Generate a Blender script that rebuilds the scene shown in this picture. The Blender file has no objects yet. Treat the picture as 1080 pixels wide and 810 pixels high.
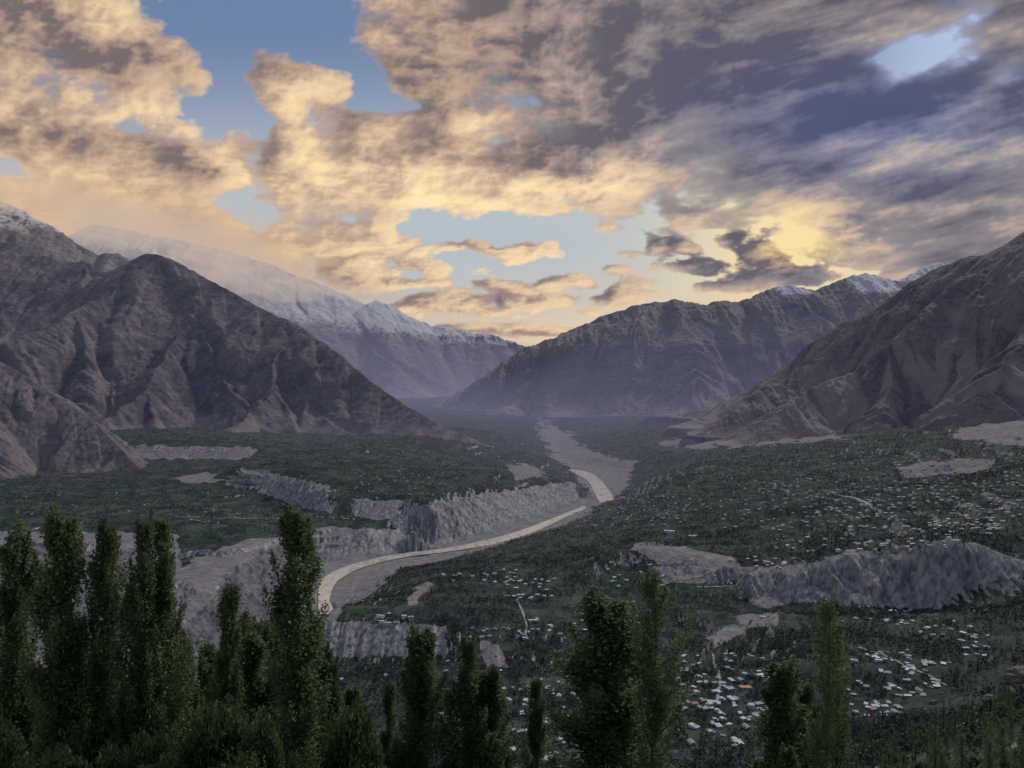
import bpy, math, random
import numpy as np
NCOL=900; ROWK=1.0; MRES=1.0
C=bpy.context.scene.collection
scene=bpy.context.scene
F=811.0; HY=395.0
def perlin(x,y,seed):
    r=np.random.RandomState(seed)
    perm=r.permutation(512).astype(np.int32); ang=r.rand(512)*2*np.pi
    gx=np.cos(ang).astype(np.float32); gy=np.sin(ang).astype(np.float32)
    x=np.asarray(x,np.float32); y=np.asarray(y,np.float32)
    xi=np.floor(x).astype(np.int32); yi=np.floor(y).astype(np.int32)
    fx=x-xi; fy=y-yi
    u=fx*fx*fx*(fx*(fx*6-15)+10); v=fy*fy*fy*(fy*(fy*6-15)+10)
    def g(ix,iy,dx,dy):
        h=perm[(perm[ix&511]+iy)&511]
        return gx[h]*dx+gy[h]*dy
    a=g(xi,yi,fx,fy); b=g(xi+1,yi,fx-1,fy)
    c=g(xi,yi+1,fx,fy-1); d=g(xi+1,yi+1,fx-1,fy-1)
    a=a+u*(b-a); c=c+u*(d-c)
    return (a+v*(c-a))*1.4
def fbm(x,y,seed,octv=6,gain=.5,lac=2.03,ridge=False,billow=False):
    s=0; a=1; n=0; f=1.0
    for o in range(octv):
        p=perlin(x*f+o*17.3,y*f-o*9.1,seed+o)
        if ridge: p=1-2*np.abs(p)
        elif billow: p=2*np.abs(p)-.55
        s=s+a*p; n+=a; a*=gain; f*=lac
    return s/n
def sstep(a,b,x):
    t=np.clip((x-a)/(b-a),0,1); return t*t*(3-2*t)
def srgb(r,g,b):
    c=np.array([r,g,b],np.float32)/255
    return np.where(c<=.04045,c/12.92,((c+.055)/1.055)**2.4)
AZ=50.0; E0=-4.0; E1=40.0

def build_sky(W=1900,H=880):
    az=np.radians(np.linspace(-AZ,AZ,W,dtype=np.float32))[None,:]
    el=np.radians(np.linspace(E0,E1,H,dtype=np.float32))[:,None]
    px=540+F*np.tan(az)+0*el
    py=HY-F*np.tan(el)/np.cos(az)
    px=px.astype(np.float32); py=py.astype(np.float32)
    return px,py,sky_color(px,py)

CLOUD=[ # px,py,rx,ry,rot,weight
 (40,40,190,110,0,1.0),(130,130,170,90,30,1.0),(205,215,110,62,28,.85),(40,215,150,50,15,.9),(-60,140,160,140,0,.9),(150,245,110,45,12,.55),
 (110,20,100,50,0,.3),
 (335,165,70,62,30,.85),(330,95,50,50,50,.75),(290,75,26,36,30,.5),(360,245,110,40,0,.85),(425,195,95,45,-10,.85),(300,190,40,35,0,.4),(262,55,18,20,0,.5),
 (430,35,110,48,25,.9),(510,60,120,80,0,.9),(600,110,120,80,0,.9),(565,185,110,38,0,.9),(480,120,90,55,0,.6),(655,188,48,24,-20,.7),
 (700,40,190,90,0,1.0),(770,110,220,100,-10,1.0),(850,160,230,80,-15,1.0),(790,205,130,38,-3,.9),(960,225,190,62,0,1.0),(1060,150,150,90,-15,.9),
 (880,40,110,70,0,.5),(1075,80,60,40,-30,.6),(960,262,120,26,0,.8),(1200,150,200,150,0,1.0),(1250,230,200,70,0,.7),(400,-140,500,110,0,.8),(900,-160,500,130,0,.9),(-300,100,250,200,0,.8),
]
CLEAR=[(225,25,44,64,-40,.82),(262,120,22,50,-15,.8),(272,205,16,55,-5,.9),(350,25,76,32,38,.84),(400,95,22,40,-30,.9),(1000,38,66,28,-32,.80),(950,62,34,22,-30,.55),
 (210,135,20,30,0,.6),(520,130,26,16,0,.5),(10,175,50,14,10,.6),(560,252,110,26,0,1.0),(690,222,22,20,0,.8),(470,225,30,20,0,.6),(640,262,90,30,0,1.0),(838,258,62,24,8,1.0),(770,265,60,22,0,.8),(540,300,420,20,0,.6)]
PUFF=[(562,315,36,13,0,1.56),(535,302,22,8,10,1.17),(490,320,26,12,0,1.30),(462,316,22,9,0,1.04),(438,321,22,10,0,1.43),(398,297,24,11,0,1.43),(372,292,24,14,0,1.30),(440,272,26,12,-10,1.04),
 (604,297,20,8,0,1.30),(704,257,24,11,0,1.43),(740,281,21,10,0,1.56),(668,309,28,13,0,1.43),(800,270,28,14,0,1.30),(772,250,22,8,-20,1.17),(832,292,50,12,0,1.56),(800,262,16,8,-20,1.17),(858,268,18,7,10,0.91),(815,244,18,6,-10,0.91),(590,318,14,6,0,0.91),(508,345,30,5,0,1.04),(655,312,12,6,0,0.78),(425,300,14,6,0,0.91),(470,300,12,5,0,0.91),(540,318,16,6,0,0.91),(620,300,12,5,0,0.78),(585,268,12,5,0,0.91),(510,262,12,5,0,0.78),(662,268,14,5,0,0.78),(690,262,10,5,0,0.78),
 (560,348,62,7,0,1.43),(600,350,30,5,0,0.91),(527,268,20,6,0,1.04),(574,262,16,8,-20,1.17),(548,274,20,6,0,1.04),(640,240,14,8,0,0.91),(765,302,30,8,0,1.30),(700,280,20,8,0,0.78),(620,330,18,5,0,0.65),(520,330,20,6,0,0.78),(905,250,40,22,0,1.04),(480,262,18,6,0,0.65),(640,285,16,5,0,0.65),(450,300,16,6,0,1.04),(415,325,16,6,0,0.78),(500,285,14,5,0,0.65),(545,262,16,6,-8,1.1),(500,258,14,5,0,1.1),(458,285,18,8,0,1.2),(515,300,16,6,0,1.1),(575,300,14,5,0,1.1),(640,318,18,7,0,1.1),(725,262,14,6,0,1.1),(655,285,16,6,0,1.0),(480,345,22,5,0,1.1),(385,275,22,10,0,1.2),(350,290,20,10,0,1.2)]
DARK=[(55,45,95,40,10,.30),(190,75,50,50,40,.15),(90,150,110,22,8,.18),(205,205,75,36,20,.20),(355,222,70,22,0,.14),(470,80,80,45,0,.22),(570,50,80,50,0,.12),(345,120,50,20,0,.10),
 (600,140,60,40,0,.15),(790,95,180,40,-8,.18),(720,210,60,22,0,.12),(930,245,110,30,0,.10),(745,281,30,14,0,.5),(705,258,20,8,0,.3),(795,275,40,12,0,.35),(835,297,50,12,0,.30),(774,250,20,10,0,.4),(830,160,120,40,0,.12)]
LITE=[(95,8,40,14,20,.35),(118,38,22,18,0,.35),(140,118,110,18,22,.25),(60,185,130,26,14,.22),(30,215,60,20,20,.25),(325,140,60,60,30,.18),(340,255,80,16,0,.18),(440,205,90,22,0,.22),(545,200,110,14,0,.20),(655,190,40,22,0,.40),
 (515,130,24,14,0,.3),(620,110,30,30,0,.14),(900,180,110,16,-22,.24),(830,215,110,14,-8,.18),(1045,90,26,14,-40,.6),(1000,165,80,14,-15,.20),(950,262,100,12,0,.12),(590,90,30,40,0,.15),(850,248,60,14,0,.35),(1020,210,80,16,-10,.12)]
def blobs(L,px,py,p=1.0):
    s=np.zeros_like(px)
    for (cx,cy,rx,ry,rot,w) in L:
        c,sn=math.cos(math.radians(rot)),math.sin(math.radians(rot))
        dx=px-cx; dy=py-cy
        a=(dx*c+dy*sn)/rx; b=(-dx*sn+dy*c)/ry
        s+=w*np.exp(-np.minimum((a*a+b*b)**p,40)*.9)
    return s
SUN=(838,262)
def thickness(px,py):
    v=(HY-py)/F; u=(px-540)/F
    pv=1/(np.maximum(v,-.06)+.21)
    X=u*pv; Y=pv*1.15
    wx=fbm(X*3,Y*3,11,4); wy=fbm(X*3+7,Y*3,12,4)
    Xw=X+.05*wx; Yw=Y+.05*wy
    n1=fbm(Xw*2.7,Yw*2.7,21,8,.51)
    n2=fbm(Xw*5.2,Yw*5.2,31,7,.50,billow=True)
    n0=fbm(X*1.3,Y*1.6,51,3)
    st=fbm((px-py*.6)/300.,(py+px*.30)/42.,61,6,.52)      # wind streaks of the right mass
    wr=sstep(620,860,px)
    qx=px+52*wx; qy=py+30*wy
    M=np.minimum(blobs(CLOUD,qx,qy),1.15)*.95-.95*blobs(CLEAR,qx,qy)
    P=blobs(PUFF,px+7*wx,py+4*wy,1.3)
    n3=fbm(px/24.,py/12.,41,7,.62)
    pb=fbm((px+9*wx)/64.,(py+6*wy)/50.,91,7,.50); pc=fbm((px+5*wx)/34.,(py+4*wy)/25.,97,6,.54,billow=True)
    big=M-.43+(1.30-.65*wr)*n1-(.34-.15*wr)*n2+.40*n0+.62*wr*st+.70*(1-.6*wr)*pb-.30*(1-.6*wr)*pc
    small=P-.42-.3*(P<.12)+1.15*n3-.22*n2
    # smooth version for the broad light and shade
    m1=fbm(Xw*2.7,Yw*2.7,21,6,.50); mb=fbm((px+9*wx)/64.,(py+6*wy)/50.,91,5,.48); mc=fbm((px+5*wx)/34.,(py+4*wy)/25.,97,4,.52,billow=True)
    soft=M-.43+(1.30-.65*wr)*m1+.40*n0+.62*wr*st+.80*(1-.6*wr)*mb-.34*(1-.6*wr)*mc-.06
    return np.maximum(0,big)*1.2, np.maximum(0,small)*1.0, n1, n2, st, wr, np.maximum(-.15,soft)*1.2
def sky_color(px,py):
    tb,ts,n1,n2,st,wr,tsoft=thickness(px,py)
    tsoft=np.maximum(tsoft,ts)
    t=np.maximum(tb,ts)
    H,W=px.shape
    dx=SUN[0]-px; dy=SUN[1]+60-py
    r=np.sqrt(dx*dx+dy*dy)+1e-3
    k=np.minimum(1,r/60.)
    ux=dx/r*k; uy=dy/r*k
    emb=0; acc=0
    steps=[(4,.35),(9,.65),(16,1.0),(28,1.0),(46,.7)]
    for s,wt in steps:
        qx=px+ux*s; qy=py+uy*s
        a=np.arctan((qx-540)/F); e=np.degrees(np.arctan((HY-qy)/F*np.cos(a)))
        ix=np.clip((np.degrees(a)+AZ)/(2*AZ)*(W-1),0,W-1).astype(np.int32)
        iy=np.clip((e-E0)/(E1-E0)*(H-1),0,H-1).astype(np.int32)
        q=t[iy,ix]; qs=tsoft[iy,ix]
        emb=emb+wt*(.40*(t-q)+.60*(tsoft-qs))
        acc=acc+qs*wt
    emb=emb/1.25; acc=acc/3.85
    rs=np.sqrt(((px-SUN[0])/1.3)**2+(py-SUN[1])**2)
    near=.8*np.exp(-(rs/40.)**2)*sstep(-.12,.25,n1+.3*st)
    right=sstep(470,800,px+.45*(190-py))
    rightblue=np.exp(-(((px-930)/210)**2+((py-125)/75)**2))
    thin=np.exp(-t*2.6)
    low=sstep(-60,320,py)
    base=.40+.17*low-.22*right-.30*sstep(.5,1.5,acc)*(1-.3*low)+blobs(LITE,px+20*n1*2,py)-1.25*blobs(DARK,px+40*n1,py+16*n2)
    L=base+.34*np.tanh(emb*.85)+.03*n1+.42*thin*(.45+.55*low)+.07*n1-.05*n2+.34*wr*st+.55*(.3+.7*wr)*fbm((px-py*.5)/120.,(py+px*.30)/34.,171,6,.52)*(.5+.5*right)
    L=L+.10*fbm(px/13.,py/10.,181,5,.6)+.12*np.tanh(3*(t-t[np.clip(np.arange(H)-3,0,H-1)][:,np.clip(np.arange(W)+3,0,W-1)]))
    L=L+.35*near
    L=np.clip(L,0,1.25)[...,None]
    R=right[...,None]; B=.8*rightblue[...,None]; N=near[...,None]
    def pal(l,rr,bb): 
        c=srgb(*l)*(1-R)+srgb(*rr)*R
        return c*(1-B)+srgb(*bb)*B
    c0=pal((120,108,108),(96,92,106),(74,86,124)); c1=pal((194,167,146),(150,139,140),(112,122,156)); c2=pal((252,221,174),(234,204,168),(170,165,178))
    c0=c0*(1-.8*N)+srgb(150,120,90)*.8*N; c1=c1*(1-N)+srgb(235,200,130)*N; c2=c2*(1-N)+srgb(255,226,150)*1.05*N
    col=np.where(L<.5,c0+(c1-c0)*(L/.5),c1+(c2-c1)*((L-.5)/.5))
    # dark little clouds in front of the glow
    v=np.clip((HY-py)/F,-.02,1)
    zen=srgb(108,129,166); midc=srgb(186,195,199); hor=srgb(238,212,172); hor2=srgb(206,192,176)
    a=sstep(.19,.46,v)[...,None]; b=sstep(.04,.17,v)[...,None]
    hs=np.exp(-((px-700)/300)**2)[...,None]
    h=hor2+(hor-hor2)*hs
    sky=h+(midc-h)*b; sky=sky+(zen-sky)*a
    ur=sstep(860,1000,px)[...,None]*sstep(.3,.4,v)[...,None]
    sky=sky*(1-ur*.75)+srgb(190,206,236)*ur*.75
    g2=np.exp(-(rs/100.)**2)[...,None]*.95
    sky=sky*(1-g2)+srgb(255,225,150)*1.08*g2
    th=np.arctan2(py-SUN[1],px-SUN[0])
    beam=fbm(th*5,th*0+.3,77,3)*sstep(40,160,rs)*np.exp(-rs/380.)*sstep(200,300,py)
    sky=sky*(1+.10*beam[...,None])
    al=np.clip((1-np.exp(-t*5.2))*1.05,0,1)[...,None]
    out=sky*(1-al)+col*al
    veil=blobs([(190,255,150,42,18,.8),(285,275,60,26,30,.45),(60,225,120,35,20,.5)],px,py)[...,None]*(.85+.5*n1[...,None])
    veil=np.clip(veil,0,.8)
    out=out*(1-veil)+srgb(224,184,140)*veil
    cov=np.clip(al[...,0]+veil[...,0],0,1)
    return np.concatenate([out,cov[...,None]],2).astype(np.float32)
# ------------------------------------------------------------------ terrain
def P(px,py,Y):
    return ((px-540)/F*Y, Y, (HY-py)/F*Y)
# polylines of (photo x, photo y, distance in metres); each is resampled and drives the ground sheet
RIV=-750.
def at_z(px,py,z):
    Y=F*z/(HY-py); return (px,py,Y)
LINES=[
 # river bed of the main gorge, near to far
 [at_z(x,y,RIV) for x,y in [(200,735),(270,710),(318,690),(336,665),(340,640),(350,615),(375,600),(420,588),(470,578),(510,571),(550,556),(590,544),(620,533),(650,521),(655,505),(640,495),(605,488),(580,470),(590,455),(570,446)]],
 [at_z(x,y,RIV) for x,y in [(335,592),(390,588),(440,576),(500,566),(560,547),(612,527)]],
 [at_z(x,y,RIV+3) for x,y in [(380,604),(415,589),(362,634)]],
 [at_z(x,y,RIV) for x,y in [(668,489),(560,455),(620,476)]],
 # left lower terrace edge and foot
 [(-200,560,2950),(0,562,2950),(100,563,2950),(185,560,3000)],
 [(300,545,3350),(335,553,3262),(390,556,3272),(440,558,3290)],
 [(-200,545,3200),(0,545,3200),(100,545,3250),(200,548,3250),(260,540,3400)],
 [(-250,518,3980),(0,518,3980),(100,520,3950),(170,519,3960),(250,518,3900)],
 [(-200,700,2000),(0,700,2000),(100,700,2050),(180,690,2080),(250,700,2000)],
 [(0,630,2420),(100,630,2420),(170,640,2300)],
 # bare bluff by the river
 [(335,563,3180),(320,565,3120),(280,579,2880),(240,604,2560),(217,636,2270),(190,658,2130)],
 [(329,638,2490),(322,662,2310),(300,690,2080)],
 [(60,600,2650),(130,592,2700),(200,585,2790),(100,640,2310)],
 # second terrace and its eroded scarp
 [(250,493,4300),(285,498,4050),(320,505,3800),(345,513,3700)],
 [(240,507,4180),(275,517,3980),(310,530,3790),(345,542,3570)],
 [(380,527,3570),(420,530,3540),(455,531,3500),(480,526,3650),(520,520,4000),(560,512,4400),(600,508,4700),(615,512,4750)],
 [(380,546,3470),(420,548,3450)],
 [(452,571,3420),(500,563,3620),(560,546,4030),(612,526,4700),(622,516,5000)],
 [(360,520,3750),(350,538,3560)],
 [(400,500,4050),(430,490,4600),(400,480,5000),(340,480,4900),(450,460,6200),(500,470,6200),(560,482,6100),(400,470,5600),(300,468,6100),(360,465,6200),(520,455,8000)],
 [(200,492,4700),(150,512,4160),(300,487,4600)],
 [(130,483,5110),(200,483,5110),(260,484,5050)],
 [(130,470,5200),(200,470,5200),(260,472,5150)],
 [(-100,450,6700),(100,452,6600),(170,452,6600),(240,458,6300)],
 # far valley
 [(600,450,11000),(560,441,12500),(500,444,10500),(640,440,12000),(545,453,9500)],
 # right bank and the fan below the foreground town
 [(480,573,3420),(530,561,3650),(592,543,4080),(606,540,4150),(655,524,4600)],
 [(340,652,1760),(400,650,1720),(470,655,1685),(540,665,1665),(600,668,1660),(650,672,1680)],
 [(352,690,1655),(420,694,1610),(500,700,1560),(560,700,1550),(640,698,1590),(700,688,1625),(750,664,1690),(800,652,1735)],
 [(322,690,1800),(326,668,1990)],
 [(345,648,1850),(400,638,1850),(450,620,2060),(420,601,2620),(520,600,2260),(600,622,2060),(560,580,2900),(600,560,3300),(650,640,1850)],
 [(650,542,3850),(660,532,4250),(700,497,4700),(690,520,3900)],
 # knoll
 [(664,580,2130),(700,583,2090),(730,586,2060),(768,594,1990)],
 [(675,574,2200),(720,576,2170),(760,584,2070)],
 [(668,596,2080),(700,616,1985),(760,616,1950),(785,618,1930)],
 [(700,567,2480),(740,570,2450),(650,585,2330)],
 [(710,640,1830),(770,640,1790),(740,628,1890)],
 # long right-hand cliff: crest and foot
 [(790,603,1890),(830,599,1850),(868,596,1810),(900,584,1785),(940,589,1755),(962,583,1725),(985,573,1700),(1015,572,1680),(1050,583,1650),(1085,592,1600),(1200,596,1520)],
 [(790,632,1850),(840,632,1785),(880,634,1735),(930,641,1685),(980,640,1650),(1030,618,1632),(1085,612,1575),(1200,612,1500)],
 [(830,587,2000),(900,571,2010),(960,566,1960),(1000,560,1900),(1060,565,1800),(1200,565,1750)],
 [(780,567,2400),(850,545,2500),(950,545,2250),(1080,530,2050),(1250,520,2000)],
 [(740,545,2900),(800,520,3100),(900,520,2700),(1000,510,2500),(1080,492,2600),(1250,480,2500)],
 [(760,490,4400),(850,490,3700),(700,475,6000)],
 [(950,493,3060),(1000,487,2980),(1042,484,2950)],
 [(950,502,3010),(1000,497,2930),(1042,493,2900)],
 [(950,480,3400),(1040,470,3300),(1000,456,4100),(1080,446,3800),(1250,430,3700),(900,465,4600),(800,468,5400),(850,459,5600),(760,456,7000),(700,460,7600),(690,448,9000),(650,456,8500),(640,480,6500),(672,489,6000)],
 # foreground town basin and the hillside up to the viewpoint
 [(300,740,1560),(380,740,1400),(460,740,1330),(560,740,1250),(640,735,1230)],
 [(820,645,1640),(900,645,1600),(960,648,1560)],
 [(700,728,1070),(780,728,1050),(850,715,1110),(900,690,1220),(960,670,1340),(1060,640,1440)],
 [(740,780,900),(640,790,890),(540,790,900),(850,770,900),(900,745,1000),(1000,715,1080),(1080,680,1180)],
 [(950,790,640),(1010,765,600),(1060,745,560),(1090,738,540),(1250,700,520)],
 [(1000,830,330),(1060,790,300),(1090,770,290),(1200,715,280),(900,880,330)],
 [(300,810,1100),(150,820,1050),(0,800,1150),(400,800,1000)],
 [(x,815,760) for x in (150,350,540,740)], [(x,840,520) for x in (0,200,400,600,800)],
 [(x,880,300) for x in (-100,150,400,650,830)],
 [(x,950,130) for x in (-200,100,400,700,900)],[(1000,900,160),(1150,800,150)],
 [(x,975,60) for x in (-300,0,300,600,900,1200)], [(x,960,30) for x in (-300,100,540,900,1300)],[(x,900,8) for x in (-600,540,1600)],
 [(540,560,.6*8)],
]
def control_points():
    pts=[]
    for L in LINES:
        W=[P(*q) for q in L]
        if len(L)>1 and len(W)>1:
            for a,b in zip(W[:-1],W[1:]):
                d=math.hypot(a[0]-b[0],a[1]-b[1]); 
                close=d<.25*max(a[1],b[1])
                n=max(1,min(10,int(d/(.03*max(a[1],b[1])+15)))) if close else 1
                for k in range(n): 
                    t=k/n; pts.append(tuple(a[i]+(b[i]-a[i])*t for i in range(3)))
        pts.append(W[-1])
    pts+= [(-9000,8000,-450),(9000,8000,-200),(-15000,20000,-500),(15000,20000,-500),(0,20000,-600),(0,40000,-600),(-30000,42000,-600),(30000,42000,-600),(-6000,4500,-560),(6000,3500,-150)]
    # drop near duplicates
    out=[]
    for p in pts:
        if all((p[0]-q[0])**2+(p[1]-q[1])**2>(6+.002*p[1])**2 for q in out): out.append(p)
    return np.array(out,np.float64)
CP=control_points()
def _solve():
    x,y=CP[:,0],CP[:,1]
    D=np.hypot(x[:,None]-x[None],y[:,None]-y[None])
    n=len(x)
    A=np.zeros((n+1,n+1)); A[:n,:n]=D-0.0*np.eye(n); A[:n,n]=1; A[n,:n]=1
    b=np.zeros(n+1); b[:n]=CP[:,2]
    w=np.linalg.solve(A,b); return w[:n].astype(np.float32),np.float32(w[n])
CW,C0=_solve()
def rbf(x,y):
    sh=x.shape; x=x.ravel().astype(np.float32); y=y.ravel().astype(np.float32)
    out=np.empty_like(x); cx=CP[:,0].astype(np.float32); cy=CP[:,1].astype(np.float32)
    S=40000
    for i in range(0,len(x),S):
        dx=x[i:i+S,None]-cx; dy=y[i:i+S,None]-cy
        dx*=dx; dy*=dy; dx+=dy; np.sqrt(dx,out=dx)
        out[i:i+S]=dx@CW+C0
    return out.reshape(sh)
def ground_z(x,y):
    x=np.asarray(x,np.float32); y=np.asarray(y,np.float32)
    far=sstep(500,1500,y); 
    # erosion flutes: the plan position is shaken, so only steep faces change
    wx=fbm(x/190.,y/190.,101,3)*30+fbm(x/30.,y/230.,102,5,.6,ridge=True)*18
    wy=fbm(x/190.,y/190.,105,3)*30+fbm(x/34.,y/260.,106,5,.66,ridge=True)*27
    fz=far*(1-.9*sstep(3600,6500,y))
    z=rbf(x+wx*fz,y+wy*fz)
    amp=sstep(200,1400,y)
    k=(z+9*fbm(x/260.,y/260.,171,4)+5*fbm(x/45.,y/80.,175,4,.6))/23.; kf=k-np.floor(k)
    zt=z+23.*(np.floor(k)+sstep(.70,.94,kf)-k)
    tw=sstep(-.05,.25,fbm(x/800.,y/800.,181,3))*sstep(1150,1500,y)*sstep(RIV+25,RIV+60,z)*(1-sstep(8500,10500,y))
    qx=540+F*x/np.maximum(y,1); qy=HY-F*z/np.maximum(y,1)
    tw=tw*(1-sstep(-25,15,qx-575-0*qx)*sstep(-8,4,qy-566)*(1-sstep(-4,10,qy-652))*sstep(1200,1450,y)*(1-sstep(2200,2500,y)))
    z=z+(zt-z)*.85*tw
    flat=sstep(RIV+2,RIV+30,z)
    z=z+flat*(fbm(x/420.,y/420.,110,4)*16*far+fbm(x/60.,y/60.,114,5,.55)*5.0*amp+fbm(x/9.,y/9.,119,3)*.5)
    px=540+F*x/np.maximum(y,1); py=HY-F*z/np.maximum(y,1)
    jx=px+8*fbm(x/60.,y/60.,151,3); jy=py+4*fbm(x/60.,y/60.,155,3)
    face=(poly_mask(jx,jy,DARKFACE[0])|poly_mask(jx,jy,DARKFACE[1]))&(z>RIV+4)
    if face.any():
        k=np.where(face,sstep(RIV+4,RIV+40,z),0)
        z=z+k*(fbm((x+.35*y)/95.,(y-.3*x)/210.,161,5,.55,ridge=True)*24-6)
    return z
def grid_mesh(name,X,Y,Z,attrs,mat):
    h,w=X.shape
    me=bpy.data.meshes.new(name)
    n=h*w; me.vertices.add(n)
    co=np.stack([X,Y,Z],-1).astype(np.float32).ravel(); me.vertices.foreach_set('co',co)
    idx=np.arange(n,dtype=np.int32).reshape(h,w)
    q=np.stack([idx[:-1,:-1],idx[:-1,1:],idx[1:,1:],idx[1:,:-1]],-1).reshape(-1,4)
    set_faces(me,q)
    for k,v in attrs.items():
        at=me.attributes.new(k,'FLOAT','POINT'); at.data.foreach_set('value',np.ascontiguousarray(v,np.float32).ravel())
    me.materials.append(mat)
    return me
def set_faces(me,q,smooth=True,matidx=None):
    m,k=q.shape
    me.loops.add(m*k); me.loops.foreach_set('vertex_index',np.ascontiguousarray(q,np.int32).ravel())
    me.polygons.add(m); me.polygons.foreach_set('loop_start',np.arange(0,m*k,k,dtype=np.int32))
    me.polygons.foreach_set('use_smooth',np.full(m,smooth))
    if matidx is not None: me.polygons.foreach_set('material_index',matidx.astype(np.int32))
    me.update(calc_edges=True); 
def poly_mask(px,py,poly,soft=0):
    """even-odd test of photo points in a polygon"""
    ins=np.zeros(px.shape,bool); n=len(poly)
    for i in range(n):
        x0,y0=poly[i]; x1,y1=poly[(i+1)%n]
        if y0==y1: continue
        c=((y0>py)!=(y1>py))&(px<(x1-x0)*(py-y0)/(y1-y0)+x0)
        ins^=c
    return ins
DARKFACE=[[(330,566),(280,581),(240,606),(217,640),(188,662),(196,725),(318,705),(330,660),(337,612)],[(-60,575),(60,572),(110,585),(150,578),(176,600),(168,650),(120,720),(-60,720)]]  # bluff face and left slope: rougher relief and a darker base colour
BARE=[ # stretches of bare sand, gravel and rock
 [(185,604),(205,590),(240,576),(290,564),(330,560),(345,600),(340,700),(180,720),(150,640)],
 [(-300,556),(0,560),(185,562),(200,640),(180,760),(-300,760)],
 [(333,590),(440,572),(500,562),(560,546),(612,524),(622,512),(600,495),(640,487),(672,486),(655,524),(604,540),(545,560),(470,582),(420,590),(360,640),(342,668),(325,660)],
 [(662,580),(672,572),(700,573),(740,580),(775,592),(775,597),(700,594)],
 [(535,492),(555,489),(572,496),(575,503),(545,505)],
 [(568,443),(580,443),(596,458),(618,472),(650,484),(668,489),(650,498),(600,496),(592,486),(580,470),(568,456)],
 [(1030,440),(1100,428),(1300,410),(1300,470),(1080,472),(1045,466),(1000,462)],
 [(945,492),(1045,482),(1045,496),(950,504)],
 [(815,622),(850,630),(815,640),(795,636)],[(775,650),(815,645),(822,660),(780,662)],[(745,672),(770,660),(790,664),(758,684)],
 [(780,600),(868,592),(900,580),(960,584),(985,571),(1020,571),(1060,584),(1085,594),(1085,606),(1030,618),(980,641),(880,636),(790,634)],
 [(690,596),(780,596),(785,612),(700,616)],
 [(345,655),(470,660),(470,690),(350,692)],[(505,672),(530,680),(535,705),(512,705)],
 [(350,610),(410,592),(420,600),(395,625),(360,640)],[(425,632),(450,612),(455,618),(432,640)],
 [(255,493),(345,512),(350,542),(275,520)],[(375,527),(425,529),(422,548),(372,546)],[(455,530),(600,508),(618,520),(560,548),(452,572)],[(335,556),(440,559),(442,580),(335,590)],
 [(140,470),(270,472),(262,484),(140,484)],[(180,505),(215,498),(245,507),(200,510)],
 [(690,468),(760,455),(860,455),(900,462),(800,470),(740,474)],
]
def veg_mask(x,y,z,slope):
    px=540+F*x/np.maximum(y,1); py=HY-F*z/np.maximum(y,1)
    jx=px+fbm(x/90.,y/130.,131,4)*14; jy=py+fbm(x/90.,y/130.,137,4)*5
    b=np.zeros(px.shape,bool)
    for p in BARE: b|=poly_mask(jx,jy,p)
    v=1-b.astype(np.float32)
    v*=1-sstep(.62,.95,slope+.25*fbm(x/50.,y/50.,141,4))
    v*=np.maximum(sstep(RIV+6,RIV+16,z),sstep(5200,6600,y)*sstep(-.1,.25,fbm(x/240.,y/420.,191,4))*.9)
    return v
def rows():
    r=[]; y=3.
    while y<45000:
        r.append(y)
        if y<60: s=1.2
        elif y<700: s=y*.016
        elif y<1400: s=4.2
        elif y<2300: s=2.7
        elif y<3700: s=4.2
        elif y<5300: s=7
        elif y<13000: s=30
        else: s=400
        y+=s*ROWK
    return np.array(r,np.float32)
def build_ground():
    U=np.linspace(-.80,.80,NCOL,dtype=np.float32); Yr=rows()
    X=(Yr+25)[:,None]*U[None]; Y=np.repeat(Yr[:,None],NCOL,1)
    Z=ground_z(X,Y)
    gy=np.gradient(Z,axis=0)/np.gradient(Y,axis=0); 
    gx=np.gradient(Z,axis=1)/np.gradient(X,axis=1)
    gy=gy-gx*(X/np.maximum(Y+25,1))
    slope=np.sqrt(gx*gx+gy*gy)
    veg=veg_mask(X,Y,Z,slope)
    return X,Y,Z,slope,veg

# ------------------------------------------------------------------ mountains
def chain_field(X,Y,pts,face):
    """roof-like surface falling away from one crest line: height, position along the crest, distance from it"""
    best=np.full(X.shape,-9e4,np.float32); s=np.zeros(X.shape,np.float32); dd=np.zeros(X.shape,np.float32); acc=0.
    for a,b in zip(pts[:-1],pts[1:]):
        dx,dy=np.float32(b[0]-a[0]),np.float32(b[1]-a[1]); L=np.float32(math.hypot(dx,dy)+1e-3)
        tr=((X-np.float32(a[0]))*dx+(Y-np.float32(a[1]))*dy)/(L*L); t=np.clip(tr,0,1)
        d=np.hypot(X-(np.float32(a[0])+t*dx),Y-(np.float32(a[1])+t*dy))
        z=np.float32(a[2])+t*np.float32(b[2]-a[2])-np.float32(face)*d
        m=z>best
        over=(tr-t)*L
        ang=np.arctan2(over,np.maximum(np.sqrt(np.maximum(d*d-over*over,0)),1.))
        best=np.where(m,z,best); s=np.where(m,acc+t*L+ang*np.minimum(d,900.)*.8,s); dd=np.where(m,d,dd); acc+=float(L)
    return best,s,dd
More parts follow.
